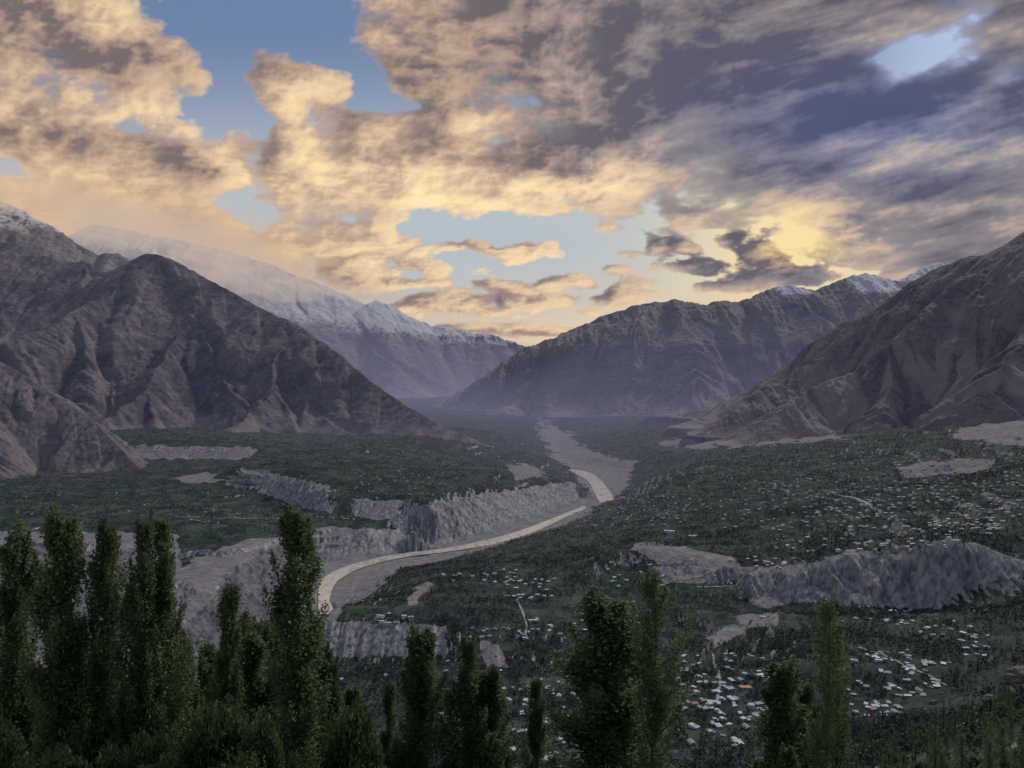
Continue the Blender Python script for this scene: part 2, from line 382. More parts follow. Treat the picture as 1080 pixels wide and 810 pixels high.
def auto_spurs(R,rng,every,length,drop,base):
    out=[]; acc=0.
    for a,b in zip(R[:-1],R[1:]):
        d=b-a; L=math.hypot(d[0],d[1]); n=np.array([-d[1],d[0]])/max(L,1)
        if n[1]>0: n=-n
        t=every-acc
        while t<L:
            p=a+d*(t/L); ang=rng.uniform(-.4,.4); c,s=math.cos(ang),math.sin(ang); dv=np.array([n[0]*c-n[1]*s,n[0]*s+n[1]*c])
            ln=length*rng.uniform(.5,1.15); q=p.copy(); q[2]-=every*.06; ch=[q.copy()]
            for i in range(5):
                dv=dv+rng.uniform(-.22,.22,2); dv/=np.linalg.norm(dv); q=q.copy(); q[:2]+=dv*ln/5; q[2]-=ln/5*drop*(1.35-.16*i)*rng.uniform(.85,1.15); ch.append(q)
            out.append(ch)
            for k in range(2):
                i=rng.randint(1,4); e=np.array([-dv[1],dv[0]])*rng.choice([-1,1])*.8+dv*.8; e/=np.linalg.norm(e); m=ch[i].copy(); m2=m.copy(); l2=ln*.38*rng.uniform(.6,1.2)
                m2[:2]+=e*l2; m2[2]-=l2*drop*1.35; out.append([m,m2])
            t+=every*rng.uniform(.7,1.35)
        acc=max(0,min(L-(t-every),every*.9)) if t>L else 0
    return out
def build_mountain(name,ridge,base,x0,x1,y0,y1,nx,ny,face,every,length,drop,seed,mat,extra=(),snow=None,rough=1.,talus=.35,crest=1.,gul=1.,screelow=.5,wl=1.):
    rng=np.random.RandomState(seed)
    nx=int(nx*MRES); ny=int(ny*MRES)
    X,Y=np.meshgrid(np.linspace(x0,x1,nx,dtype=np.float32),np.linspace(y0,y1,ny,dtype=np.float32))
    R=[np.array(P(*q)) for q in ridge]
    chains=[R]+[[np.array(P(*q)) for q in e] for e in extra]+auto_spurs(R,rng,every,length,drop,base)
    sc=every
    wx=fbm(X/sc,Y/sc,seed+1,4,.5)*sc*.22; wy=fbm(X/sc,Y/sc,seed+11,4,.5)*sc*.22
    Z0,_,dm=chain_field(X,Y,[R[i] for i in range(len(R))],face)
    kw=sstep(0,sc*.5,dm); Xw=X+wx*kw; Yw=Y+wy*kw
    B=np.full(X.shape,-9e4,np.float32); B2=B.copy(); S=np.zeros_like(B); D=np.zeros_like(B)
    for ci,ch in enumerate(chains):
        rr=max((max(c[2] for c in ch)-base)/face,0)*(1. if ci==0 else .7)+300
        cx=[c[0] for c in ch]; cy=[c[1] for c in ch]
        i0=max(int((min(cx)-rr-x0)/(x1-x0)*nx),0); i1=int((max(cx)+rr-x0)/(x1-x0)*nx)+1; j0=max(int((min(cy)-rr-y0)/(y1-y0)*ny),0); j1=int((max(cy)+rr-y0)/(y1-y0)*ny)+1
        if ci==0: i0=j0=0; i1=nx; j1=ny
        if i1<=i0 or j1<=j0: continue
        sl=(slice(j0,j1),slice(i0,i1))
        z,s,d=chain_field(Xw[sl],Yw[sl],ch,face)
        if z.size==0: continue
        b=B[sl]; m=z>b
        B2[sl]=np.where(m,b,np.maximum(B2[sl],z)); S[sl]=np.where(m,s+ci*3711.,S[sl]); D[sl]=np.where(m,d,D[sl]); B[sl]=np.where(m,z,b)
    gap=sstep(0,sc*.16,B-B2)
    Z=np.maximum(B,base-500)
    # gullies that run straight down the fall line
    G=0; A=0
    sw=S+fbm(X/(sc*.5),Y/(sc*.5),seed+31,3)*sc*.05
    for lam,am in ((sc*.85*wl,1.),(sc*.36*wl,.52),(sc*.15*wl,.27),(sc*.065*wl,.13)):
        g=1-2*np.abs(perlin(sw/lam,D/(lam*6.5),seed+51+int(lam)))
        G=G+am*g*sstep(0,lam*1.3,D); A+=am
    G=G/A*gap
    h=np.maximum(Z-base,0); up=sstep(0,sc*.5,h)
    rg2=fbm(X/(sc*.13),Y/(sc*.13),seed+41,5,.58,ridge=True)
    cr=fbm(X/(sc*.22),Y/(sc*.22),seed+43,4,.55)
    Z=Z+up*rough*sc*(.23*gul*(G-.25)*1.0+.026*rg2*(.35+.65*kw)+.020*crest*cr*(1-.7*kw))
    h=Z-base; H=sc*talus*4
    foot=np.where(h<H,np.maximum(h,0)**1.5/H**.5,h); foot=np.where(h<0,h*1.5-2,foot)
    Z=base+foot
    gx=np.gradient(Z,axis=1)/((x1-x0)/(nx-1)); gy=np.gradient(Z,axis=0)/((y1-y0)/(ny-1)); sl=np.sqrt(gx*gx+gy*gy)
    low=1-sstep(H*screelow*.4,H*screelow*1.6,h+sc*.35*cr)
    fan=sstep(-.28,.22,perlin(sw/(sc*.42),D/(sc*5.),seed+81)+.35*perlin(sw/(sc*.1),D/(sc*2.),seed+83))
    pale=np.clip(-G*2.6-.25,0,1)*(.35+.65*low)+np.clip(low*1.05-.25*rg2-.5*np.clip(G,0,1),0,1)*low*(.12+.88*fan)
    sn=np.zeros_like(Z) if snow is None else snow(X,Y,Z,sl,rg2)
    st=perlin(sw/(sc*.05),D/(sc*.6),seed+71)+.6*perlin(sw/(sc*.02),D/(sc*.3),seed+73)
    me=grid_mesh(name,X,Y,Z,{'scree':np.clip(pale+.16*st*low,0,1),'snow':sn,'slope':sl,'gully':np.clip(.5+.5*G+.12*st,0,1)},mat)
    o=bpy.data.objects.new(name,me); C.objects.link(o); o['kind']='structure'
    return o

# ------------------------------------------------------------------ materials
class NT:
    def __init__(s,tree): s.t=tree; s.t.nodes.clear()
    def n(s,kind,**kw):
        nd=s.t.nodes.new(kind)
        for k,v in kw.items():
            if hasattr(nd,k): setattr(nd,k,v)
        return nd
    def l(s,a,b): s.t.links.new(a,b)
    def val(s,sock,v):
        if isinstance(v,bpy.types.NodeSocket): s.l(v,sock)
        else: sock.default_value=v
    def math(s,op,a,b=None,c=None,clamp=False):
        m=s.n('ShaderNodeMath',operation=op); m.use_clamp=clamp
        s.val(m.inputs[0],a)
        if b is not None: s.val(m.inputs[1],b)
        if c is not None: s.val(m.inputs[2],c)
        return m.outputs[0]
    def mix(s,f,a,b):
        m=s.n('ShaderNodeMix'); m.data_type='RGBA'
        s.val(m.inputs[0],f); 
        for i,v in ((6,a),(7,b)):
            if isinstance(v,tuple): v=(*v,1)
            s.val(m.inputs[i],v)
        return m.outputs[2]
    def ramp(s,f,stops):
        r=s.n('ShaderNodeValToRGB'); e=r.color_ramp.elements
        while len(e)<len(stops): e.new(.5)
        for i,(p,c) in enumerate(stops):
            e[i].position=p; e[i].color=(*c,1) if isinstance(c,tuple) else (c,c,c,1)
        s.val(r.inputs[0],f); return r.outputs[0]
    def pos(s): return s.n('ShaderNodeNewGeometry').outputs['Position']
    def scale(s,v,sc):
        m=s.n('ShaderNodeVectorMath',operation='MULTIPLY'); s.l(v,m.inputs[0]); m.inputs[1].default_value=sc; return m.outputs[0]
    def noise(s,v,sc,det=6,rough=.55,dist=0.):
        m=s.n('ShaderNodeTexNoise'); s.l(v,m.inputs['Vector']); m.inputs['Scale'].default_value=sc
        m.inputs['Detail'].default_value=det; m.inputs['Roughness'].default_value=rough; m.inputs['Distortion'].default_value=dist
        return m.outputs[0]
    def attr(s,name):
        a=s.n('ShaderNodeAttribute'); a.attribute_name=name; return a.outputs['Fac']
    def bump(s,h,strength,dist):
        b=s.n('ShaderNodeBump'); s.l(h,b.inputs['Height']); b.inputs['Strength'].default_value=strength; b.inputs['Distance'].default_value=dist
        return b.outputs[0]
def new_mat(name):
    m=bpy.data.materials.new(name); m.use_nodes=True
    return m,NT(m.node_tree)
def finish(nt,col,rough=.9,normal=None,spec=.2,transl=None):
    p=nt.n('ShaderNodeBsdfPrincipled'); o=nt.n('ShaderNodeOutputMaterial')
    if isinstance(col,tuple): p.inputs['Base Color'].default_value=(*col,1)
    else: nt.l(col,p.inputs['Base Color'])
    nt.val(p.inputs['Roughness'],rough); p.inputs['Specular IOR Level'].default_value=spec
    if normal is not None: nt.l(normal,p.inputs['Normal'])
    if transl is not None:
        t=nt.n('ShaderNodeBsdfTranslucent'); nt.l(col,t.inputs[0]); mx=nt.n('ShaderNodeMixShader'); mx.inputs[0].default_value=transl
        nt.l(p.outputs[0],mx.inputs[1]); nt.l(t.outputs[0],mx.inputs[2]); nt.l(mx.outputs[0],o.inputs[0])
    else: nt.l(p.outputs[0],o.inputs[0])
    return p
def mat_ground():
    m,nt=new_mat('valley_ground'); pos=nt.pos()
    veg=nt.attr('veg'); slope=nt.attr('slope'); 
    big=nt.noise(pos,1/260.,5,.6); mid=nt.noise(pos,1/34.,6,.65); fine=nt.noise(pos,1/5.,5,.6)
    vo=nt.n('ShaderNodeTexVoronoi'); vo.inputs['Scale'].default_value=1/46.; vo.inputs['Randomness'].default_value=.9
    sp=nt.scale(pos,(1,.75,3.)); nt.l(sp,vo.inputs['Vector'])
    sep=nt.n('ShaderNodeSeparateColor'); nt.l(vo.outputs['Color'],sep.inputs[0])
    field=nt.math('MULTIPLY',nt.math('GREATER_THAN',sep.outputs[0],.5),nt.ramp(big,[(.36,0.),(.50,1.)]))
    g=nt.ramp(mid,[(.3,(.011,.020,.020)),(.5,(.021,.032,.029)),(.72,(.040,.054,.043))])
    fcol=nt.mix(sep.outputs[1],(.026,.054,.032),(.080,.088,.064))
    g=nt.mix(nt.math('MULTIPLY',field,.7),g,fcol)
    b=nt.ramp(nt.math('ADD',nt.math('MULTIPLY',mid,.55),nt.math('MULTIPLY',fine,.45)),[(.33,(.090,.082,.088)),(.5,(.170,.156,.160)),(.68,(.280,.256,.245))])
    flute=nt.noise(nt.scale(pos,(1,1,.07)),1/13.,5,.6)
    cl=nt.ramp(flute,[(.36,(.115,.107,.108)),(.5,(.235,.22,.215)),(.64,(.36,.34,.322))])
    b=nt.mix(nt.ramp(slope,[(.35,0.),(.7,1.)]),b,cl)
    b=nt.mix(nt.math('MULTIPLY',nt.attr('dark_face'),.85),b,nt.ramp(nt.math('ADD',nt.math('MULTIPLY',mid,.5),nt.math('MULTIPLY',flute,.5)),[(.36,(.060,.056,.066)),(.5,(.110,.104,.114)),(.66,(.19,.178,.18))]))  # darkness of the bluff face and left slope, put into the base colour
    brk=nt.math('ADD',veg,nt.math('MULTIPLY',nt.math('SUBTRACT',mid,.5),1.9))
    f=nt.ramp(brk,[(.40,0.),(.60,1.)])
    sz=nt.n('ShaderNodeSeparateXYZ'); nt.l(pos,sz.inputs[0])
    band=nt.math('FRACT',nt.math('MULTIPLY',nt.math('ADD',sz.outputs[2],nt.math('MULTIPLY',mid,14.)),1/6.5))
    riser=nt.math('MULTIPLY',nt.ramp(band,[(.74,0.),(.84,1.)]),nt.ramp(nt.noise(pos,1/120.,4),[(.42,0.),(.58,.55)]))
    g=nt.mix(riser,g,(.105,.104,.104))
    col=nt.mix(f,b,g)
    h=nt.math('ADD',nt.math('MULTIPLY',mid,4.),fine)
    finish(nt,col,.95,nt.bump(h,.55,2.2),.1)
    return m
def mat_rock(name,dark,mid,light,scree,scale=1.,strata=.5,bump=14.):
    m,nt=new_mat(name); pos=nt.pos()
    a=nt.noise(pos,1/(700.*scale),7,.62); b=nt.noise(pos,1/(120.*scale),7,.66); 
    st=nt.noise(nt.scale(pos,(.22,.22,1.6)),1/(90.*scale),5,.6,.6)
    gul=nt.noise(nt.scale(pos,(1,1,.16)),1/(75.*scale),6,.62)
    gul2=nt.noise(nt.scale(pos,(1,1,.22)),1/(260.*scale),7,.68,.5)
    t=nt.math('ADD',nt.math('MULTIPLY',a,.35),nt.math('ADD',nt.math('MULTIPLY',b,.35),nt.math('ADD',nt.math('MULTIPLY',st,.22*strata),nt.math('MULTIPLY',nt.attr('gully'),.30*(1-strata)+.08))))
    c=nt.ramp(t,[(.38,dark),(.48,mid),(.58,light)])
    fb=nt.noise(pos,1/(34.*scale),6,.7); band=nt.noise(nt.scale(pos,(.12,.12,1.)),1/(26.*scale),4,.7,.8)
    c=nt.mix(nt.ramp(nt.math('ADD',nt.math('MULTIPLY',fb,.62),nt.math('MULTIPLY',band,.38)),[(.38,.62),(.5,.12),(.60,0.)]),c,tuple(x*.55 for x in dark))
    sc=nt.math('ADD',nt.attr('scree'),nt.math('MULTIPLY',nt.math('SUBTRACT',gul,.5),1.0))
    c=nt.mix(nt.ramp(sc,[(.25,0.),(.75,1.)]),c,nt.mix(b,tuple(x*.8 for x in scree),scree))
    sn=nt.math('ADD',nt.attr('snow'),nt.math('MULTIPLY',nt.math('SUBTRACT',gul2,.5),.9))
    c=nt.mix(nt.ramp(sn,[(.30,0.),(.75,1.)]),c,(.50,.485,.48))
    h=nt.math('ADD',nt.math('MULTIPLY',b,.7),nt.math('MULTIPLY',nt.noise(pos,1/(30.*scale),5,.6),.35))
    finish(nt,c,.95,nt.bump(h,.8,bump*scale),.1)
    return m
def mat_leaf(name,lo,hi,tip,transl=.25,scale=.9):
    m,nt=new_mat(name)
    tc=nt.n('ShaderNodeTexCoord').outputs['Object']
    n=nt.noise(tc,scale,3,.5); t=nt.attr('tint')
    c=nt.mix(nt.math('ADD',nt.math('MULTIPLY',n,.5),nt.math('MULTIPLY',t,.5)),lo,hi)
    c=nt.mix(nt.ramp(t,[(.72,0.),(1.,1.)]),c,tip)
    finish(nt,c,.6,None,.25,transl); return m
def mat_plain(name,c,var=.25,scale=.6,rough=.85,spec=.25,streak=(1,1,1)):
    m,nt=new_mat(name); pos=nt.n('ShaderNodeTexCoord').outputs['Object']
    n=nt.noise(nt.scale(pos,streak),scale,6,.65)
    n2=nt.noise(pos,scale*7,4,.6)
    t=nt.math('ADD',nt.math('MULTIPLY',n,.65),nt.math('MULTIPLY',n2,.35))
    col=nt.ramp(t,[(.3,tuple(x*(1-var) for x in c)),(.7,tuple(min(1,x*(1+var)) for x in c))])
    finish(nt,col,rough,nt.bump(n2,.3,.02),spec); return m
def mat_river():
    m,nt=new_mat('silty_water'); pos=nt.pos()
    n=nt.noise(nt.scale(pos,(1,.35,1)),1/16.,6,.62,.8); n2=nt.noise(pos,1/4.,5,.6)
    c=nt.ramp(n,[(.30,(.36,.315,.255)),(.5,(.47,.415,.34)),(.70,(.60,.54,.455))])
    bar=nt.noise(nt.scale(pos,(1,.55,1)),1/38.,5,.6,.6)
    c=nt.mix(nt.ramp(bar,[(.50,0.),(.66,.75)]),c,(.215,.20,.19))
    h=nt.math('ADD',n,nt.math('MULTIPLY',n2,.5))
    finish(nt,c,.22,nt.bump(h,.35,.6),.5); return m
def mat_haze(name,col,sigma):
    m,nt=new_mat(name); o=nt.n('ShaderNodeOutputMaterial')
    a=nt.n('ShaderNodeVolumeAbsorption'); a.inputs['Color'].default_value=(0,0,0,1); a.inputs['Density'].default_value=sigma
    e=nt.n('ShaderNodeEmission'); e.inputs['Color'].default_value=(*col,1); e.inputs['Strength'].default_value=sigma
    s=nt.n('ShaderNodeAddShader'); nt.l(a.outputs[0],s.inputs[0]); nt.l(e.outputs[0],s.inputs[1]); nt.l(s.outputs[0],o.inputs['Volume'])
    return m

# ------------------------------------------------------------------ sky and light
SUN_AZ=math.radians(38); SUN_EL=math.radians(44)
def build_world():
    w=bpy.data.worlds.new("World"); scene.world=w; w.use_nodes=True
    nt=NT(w.node_tree)
    _,_,im=build_sky()
    H,W=im.shape[:2]
    img=bpy.data.images.new('cloud_field',W,H,alpha=True,float_buffer=True)
    img.alpha_mode='CHANNEL_PACKED'
    img.pixels.foreach_set(np.ascontiguousarray(im,np.float32).ravel()); img.update()
    d=nt.n('ShaderNodeTexCoord').outputs['Generated']
    sx=nt.n('ShaderNodeSeparateXYZ'); nt.l(d,sx.inputs[0])
    az=nt.math('ARCTAN2',sx.outputs[0],sx.outputs[1]); el=nt.math('ARCSINE',sx.outputs[2])
    u=nt.math('MULTIPLY_ADD',az,math.degrees(1)/(2*AZ),.5)
    v=nt.math('MULTIPLY_ADD',el,math.degrees(1)/(E1-E0),-E0/(E1-E0))
    v=nt.math('MINIMUM',v,.985); v=nt.math('MAXIMUM',v,.01)
    cb=nt.n('ShaderNodeCombineXYZ'); nt.l(u,cb.inputs[0]); nt.l(v,cb.inputs[1])
    t=nt.n('ShaderNodeTexImage'); t.image=img; t.extension='MIRROR'; t.interpolation='Cubic'; nt.l(cb.outputs[0],t.inputs[0])
    sky=nt.n('ShaderNodeTexSky'); sky.sky_type='NISHITA'; sky.sun_disc=False
    sky.sun_elevation=SUN_EL; sky.sun_rotation=SUN_AZ; sky.altitude=2500; sky.dust_density=1.5
    cl=nt.n('ShaderNodeVectorMath',operation='SCALE'); nt.l(t.outputs[0],cl.inputs[0]); cl.inputs['Scale'].default_value=1/.15
    cov=nt.math('MULTIPLY_ADD',t.outputs['Alpha'],.06,.94)
    back=nt.n('ShaderNodeMapRange'); nt.l(sx.outputs[1],back.inputs[0]); back.inputs[1].default_value=-.1; back.inputs[2].default_value=.45; back.inputs[3].default_value=.35; back.inputs[4].default_value=1.
    fac=nt.math('MULTIPLY',cov,back.outputs[0])
    c=nt.mix(fac,sky.outputs[0],cl.outputs[0])
    bg=nt.n('ShaderNodeBackground'); bg.inputs[1].default_value=.15; nt.l(c,bg.inputs[0])
    o=nt.n('ShaderNodeOutputWorld'); nt.l(bg.outputs[0],o.inputs[0])
    L=bpy.data.lights.new('sun','SUN'); L.energy=SUNE; L.angle=math.radians(6); L.color=(1,.93,.88)
    so=bpy.data.objects.new('sun',L); C.objects.link(so)
    so.rotation_euler=(math.pi/2-SUN_EL,0,math.pi-SUN_AZ)
    return so
SUNE=2.5
def build_camera():
    cd=bpy.data.cameras.new('camera'); co=bpy.data.objects.new('camera',cd); C.objects.link(co)
    cd.sensor_width=36; cd.sensor_fit='HORIZONTAL'; cd.lens=36*F/1080; cd.shift_y=-(405-HY)/1080
    co.rotation_euler=(math.pi/2,0,0); cd.clip_start=.5; cd.clip_end=120000
    scene.camera=co
    scene.view_settings.view_transform='Standard'; scene.view_settings.look='None'; scene.view_settings.exposure=0
    scene.cycles.use_denoising=True
    try: scene.cycles.denoiser='OPENIMAGEDENOISE'
    except Exception: pass
    scene.cycles.max_bounces=5; scene.cycles.diffuse_bounces=2; scene.cycles.glossy_bounces=2; scene.cycles.transparent_max_bounces=8; scene.cycles.volume_bounces=0
    scene.cycles.sample_clamp_indirect=4

# ------------------------------------------------------------------ build
build_camera(); build_world()
MG=mat_ground()
GX,GY,GZ,GSL,GV=build_ground()
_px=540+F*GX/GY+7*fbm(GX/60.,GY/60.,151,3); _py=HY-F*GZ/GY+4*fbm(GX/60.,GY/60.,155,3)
GDARK=np.zeros_like(GZ)
for _p in DARKFACE: GDARK[poly_mask(_px,_py,_p)]=1.
GDARK*=sstep(RIV+4,RIV+14,GZ)
RB=[([(300,722),(318,698),(331,668),(334,645),(335,622),(341,608),(368,595),(420,583),(470,577),(520,567),(560,554),(600,539),(614,533)],
     [(318,732),(336,708),(345,672),(357,650),(352,632),(362,612),(388,598),(430,588),(480,582),(530,573),(570,560),(606,543),(622,536)]),
    ([(630,530),(625,520),(620,511),(613,504),(602,499),(594,496)],[(650,530),(648,521),(641,511),(635,504),(624,498),(606,494.5)]),
    ([(576,452),(570,446),(566,443)],[(590,453.5),(578,446),(571,442.5)])]
def fine_bank(B,seed,k=9):
    B=np.array(B,float); n=len(B); t=np.linspace(0,n-1,(n-1)*k+1); i=np.clip(t.astype(int),0,n-2); f=(t-i)[:,None]
    p0=B[np.maximum(i-1,0)]; p1=B[i]; p2=B[i+1]; p3=B[np.minimum(i+2,n-1)]
    c=.5*(2*p1+(p2-p0)*f+(2*p0-5*p1+4*p2-p3)*f**2+(3*p1-p0-3*p2+p3)*f**3)
    w=np.clip((c[:,1]-440)/230.,.05,1)
    c[:,0]+=w*8.*fbm(t*.5,t*0+seed*3.7,500+seed,4); c[:,1]+=w*2.2*fbm(t*.6,t*0+seed*1.7,510+seed,3)
    return [tuple(q) for q in c]
def build_river():
    vs=[]; fs=[]; polys=[]
    for Lb,Rb in RB:
        polys.append(Lb+Rb[::-1]); b=len(vs); n=len(Lb)
        Lb,Rb=fine_bank(Lb,1),fine_bank(Rb,2); n=len(Lb)
        for l,r in zip(Lb,Rb):
            l,r=(l[0]*.86+r[0]*.14,l[1]*.86+r[1]*.14),(l[0]*.14+r[0]*.86,l[1]*.14+r[1]*.86)
            for q in (l,r): 
                p=P(*at_z(q[0],q[1],RIV+2.)); vs.append(p)
        for i in range(n-1): fs.append((b+2*i,b+2*i+1,b+2*i+3,b+2*i+2))
    me=bpy.data.meshes.new('river'); me.from_pydata(vs,[],fs); me.materials.append(mat_river())
    o=bpy.data.objects.new('river',me); C.objects.link(o); o['kind']='structure'
    pa=[fine_bank(Lb,1)+fine_bank(Rb,2)[::-1] for Lb,Rb in RB]
    z=RIV+2.; 
    px=540+F*GX/GY; py=HY-F*RIV/GY
    ins=np.zeros(px.shape,bool)
    for p in pa: ins|=poly_mask(px,py,p)
    low=ins&(GZ<RIV+60)
    GZ[low]=np.minimum(GZ[low],RIV-.5)
build_river()
gme=grid_mesh('ground',GX,GY,GZ,{'veg':GV,'slope':GSL,'dark_face':GDARK},MG)
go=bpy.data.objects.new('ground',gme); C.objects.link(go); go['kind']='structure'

rockA=mat_rock('brown_rock',(.048,.045,.066),(.106,.092,.106),(.19,.156,.156),(.20,.170,.155),1.,.45)
rockB=mat_rock('grey_rock',(.046,.043,.062),(.102,.088,.102),(.185,.152,.152),(.25,.212,.196),1.,.3)
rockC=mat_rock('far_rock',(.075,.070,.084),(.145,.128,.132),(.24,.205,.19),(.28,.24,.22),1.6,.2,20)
build_mountain('mountain',[(-320,240,10400),(-150,246,10000),(-60,256,9800),(0,251,9600),(18,254,9500),(45,266,9400),(70,273,9300),(88,272,9250),(112,283,9200),(128,280,9100),(140,270,9000),(153,264,8960),(165,265,8930),(182,270,8880),(205,284,8750),(235,299,8600),(270,318,8350),(300,334,8150),(330,351,7950),(365,372,7700),(400,393,7450),(440,415,7150),(470,433,6950),(494,447,6800)],
   -640,-9500,800,5000,11500,900,640,.86,1000,3000,.50,3,rockA,
   extra=[[(160,266,8930),(185,300,8500),(210,340,8000),(240,385,7500),(275,430,6950),(330,470,6300)],[(88,274,9250),(95,320,8400),(110,370,7600),(120,420,6950),(150,455,6500)],[(235,299,8600),(290,370,7900),(340,420,7200),(400,455,6600)]],talus=.22,gul=.75,wl=.85)
build_mountain('mountain',[(-300,330,4700),(-100,352,5000),(0,378,5150),(22,390,5150),(45,405,5130),(75,424,5080),(100,441,5000),(125,460,4900),(145,478,4750),(160,500,4500)],
   -690,-4800,-1750,3500,6000,520,420,.84,420,900,.50,19,rockA,talus=.22)
def snowline(z0,w,sl0=1.3):
    return lambda X,Y,Z,sl,n: sstep(z0-w,z0+w,Z+n*w*.6)*(1-.75*sstep(sl0-.35,sl0+.35,sl))
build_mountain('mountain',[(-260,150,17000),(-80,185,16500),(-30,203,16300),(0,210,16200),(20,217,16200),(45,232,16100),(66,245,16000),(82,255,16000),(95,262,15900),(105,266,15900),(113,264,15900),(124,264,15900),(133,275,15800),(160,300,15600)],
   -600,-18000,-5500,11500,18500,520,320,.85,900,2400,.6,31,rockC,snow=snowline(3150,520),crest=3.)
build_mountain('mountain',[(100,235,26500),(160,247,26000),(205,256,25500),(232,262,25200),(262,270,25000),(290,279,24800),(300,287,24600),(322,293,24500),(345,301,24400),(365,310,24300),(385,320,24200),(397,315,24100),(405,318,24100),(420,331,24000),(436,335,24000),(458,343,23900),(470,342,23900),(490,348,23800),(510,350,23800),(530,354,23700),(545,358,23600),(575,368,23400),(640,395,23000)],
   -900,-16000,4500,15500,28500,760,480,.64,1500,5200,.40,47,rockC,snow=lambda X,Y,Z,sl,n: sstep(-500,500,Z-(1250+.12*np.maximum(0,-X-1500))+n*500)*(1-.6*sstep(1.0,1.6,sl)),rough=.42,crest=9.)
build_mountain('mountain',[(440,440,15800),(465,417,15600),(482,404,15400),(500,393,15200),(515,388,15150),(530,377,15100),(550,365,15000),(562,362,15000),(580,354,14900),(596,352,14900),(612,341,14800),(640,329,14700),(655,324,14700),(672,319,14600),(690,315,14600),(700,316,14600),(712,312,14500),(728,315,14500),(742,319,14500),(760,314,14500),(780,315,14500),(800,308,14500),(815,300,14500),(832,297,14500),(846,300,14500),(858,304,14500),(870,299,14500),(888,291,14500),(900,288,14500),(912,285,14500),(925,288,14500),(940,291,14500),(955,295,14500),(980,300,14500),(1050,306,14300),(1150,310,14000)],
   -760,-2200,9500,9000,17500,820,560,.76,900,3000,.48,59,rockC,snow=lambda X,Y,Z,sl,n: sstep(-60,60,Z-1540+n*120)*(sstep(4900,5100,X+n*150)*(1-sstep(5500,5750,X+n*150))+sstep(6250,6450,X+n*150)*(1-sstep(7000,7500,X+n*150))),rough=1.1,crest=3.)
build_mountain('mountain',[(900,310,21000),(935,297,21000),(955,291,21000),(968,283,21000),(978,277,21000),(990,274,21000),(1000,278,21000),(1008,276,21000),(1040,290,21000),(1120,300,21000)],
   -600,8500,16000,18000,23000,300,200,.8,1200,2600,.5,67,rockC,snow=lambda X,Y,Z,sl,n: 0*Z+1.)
build_mountain('mountain',[(1500,120,4900),(1300,165,5200),(1180,200,5700),(1120,222,5900),(1080,240,6050),(1064,252,6150),(1050,260,6250),(1036,265,6350),(1022,266,6450),(1010,272,6500),(1000,276,6550),(988,280,6650),(978,284,6700),(962,296,6900),(945,307,7050),(930,316,7200),(905,330,7450),(885,339,7650),(868,347,7850),(848,357,8050),(830,369,8250),(810,382,8450),(790,393,8700),(770,405,8900),(750,416,9100),(722,427,9350),(695,436,9600),(670,444,9800)],
   -520,600,6800,3300,10500,900,900,.92,760,2000,.54,73,rockB,talus=.34,crest=1.6,screelow=1.15,gul=.72,wl=.8)
def build_haze():
    U=np.linspace(-.9,.9,61); 
    sil=np.interp(540+F*U,[-300,0,130,205,300,385,460,548,600,690,800,900,960,1080,1400],[240,250,280,262,287,320,343,358,352,315,308,288,297,300,300])
    sl=(HY-sil)/F
    Yr=np.array([2600,3500,5000,7000,9000,10500,12000,13000,14000,16000,18000,20000,22000,23500,24500],float)
    X=Yr[:,None]*U[None]; Y=np.repeat(Yr[:,None],61,1)
    left=1-sstep(.0,.12,U)[None]
    base=np.interp(Yr,[2600,5000,9000,12000,24500],[-740,-470,-230,-120,-80])[:,None]
    tl=np.clip((Y-12500)/11000,0,1); tr=np.clip((Y-9500)/4800,0,1)
    zl=base*(1-tl)+tl*.93*sl[None]*23500
    zr=base*(1-tr)+tr*.80*sl[None]*14300
    Z=zl*left+zr*(1-left)
    h,w=X.shape; top=np.stack([X,Y,Z],-1).reshape(-1,3); bot=top.copy(); bot[:,2]=-1400
    vs=np.concatenate([top,bot]); idx=np.arange(h*w).reshape(h,w); N=h*w; f=[]
    for i in range(h-1):
        for j in range(w-1):
            a,b,c,d=idx[i,j],idx[i,j+1],idx[i+1,j+1],idx[i+1,j]; f.append((a,b,c,d)); f.append((a+N,d+N,c+N,b+N))
    for j in range(w-1):
        a,b=idx[0,j],idx[0,j+1]; f.append((a,a+N,b+N,b)); a,b=idx[-1,j],idx[-1,j+1]; f.append((b,b+N,a+N,a))
    for i in range(h-1):
        a,b=idx[i,0],idx[i+1,0]; f.append((b,b+N,a+N,a)); a,b=idx[i,-1],idx[i+1,-1]; f.append((a,a+N,b+N,b))
    me=bpy.data.meshes.new('haze'); me.from_pydata(vs.tolist(),[],f); me.materials.append(mat_haze('valley_haze',HAZEC,HAZES))
    o=bpy.data.objects.new('haze',me); C.objects.link(o); o['kind']='stuff'; o['label']='thin lilac haze hanging in the far valley'
HAZEC=(.215,.21,.325); HAZES=6e-5
build_haze()
def air():
    vs,fs=[],[]
    pts=[(2200,-1400),(2200,-650),(3500,900),(8000,1700),(16500,1700),(17000,-1400)]
    for sgn in (-1,1):
        for y,z in pts: vs.append((sgn*(6000+y*1.1),y,z))
    n=len(pts)
    fs=[tuple(range(n)),tuple(range(2*n-1,n-1,-1))]+[(i,i+n,(i+1)%n+n,(i+1)%n) for i in range(n)]
    me=bpy.data.meshes.new('haze'); me.from_pydata(vs,[],fs); me.materials.append(mat_haze('dusk_air',(.17,.175,.29),1.3e-5))
    o=bpy.data.objects.new('haze',me); C.objects.link(o); o['kind']='stuff'; o['label']='faint dusk haze filling the air of the whole valley'
air()

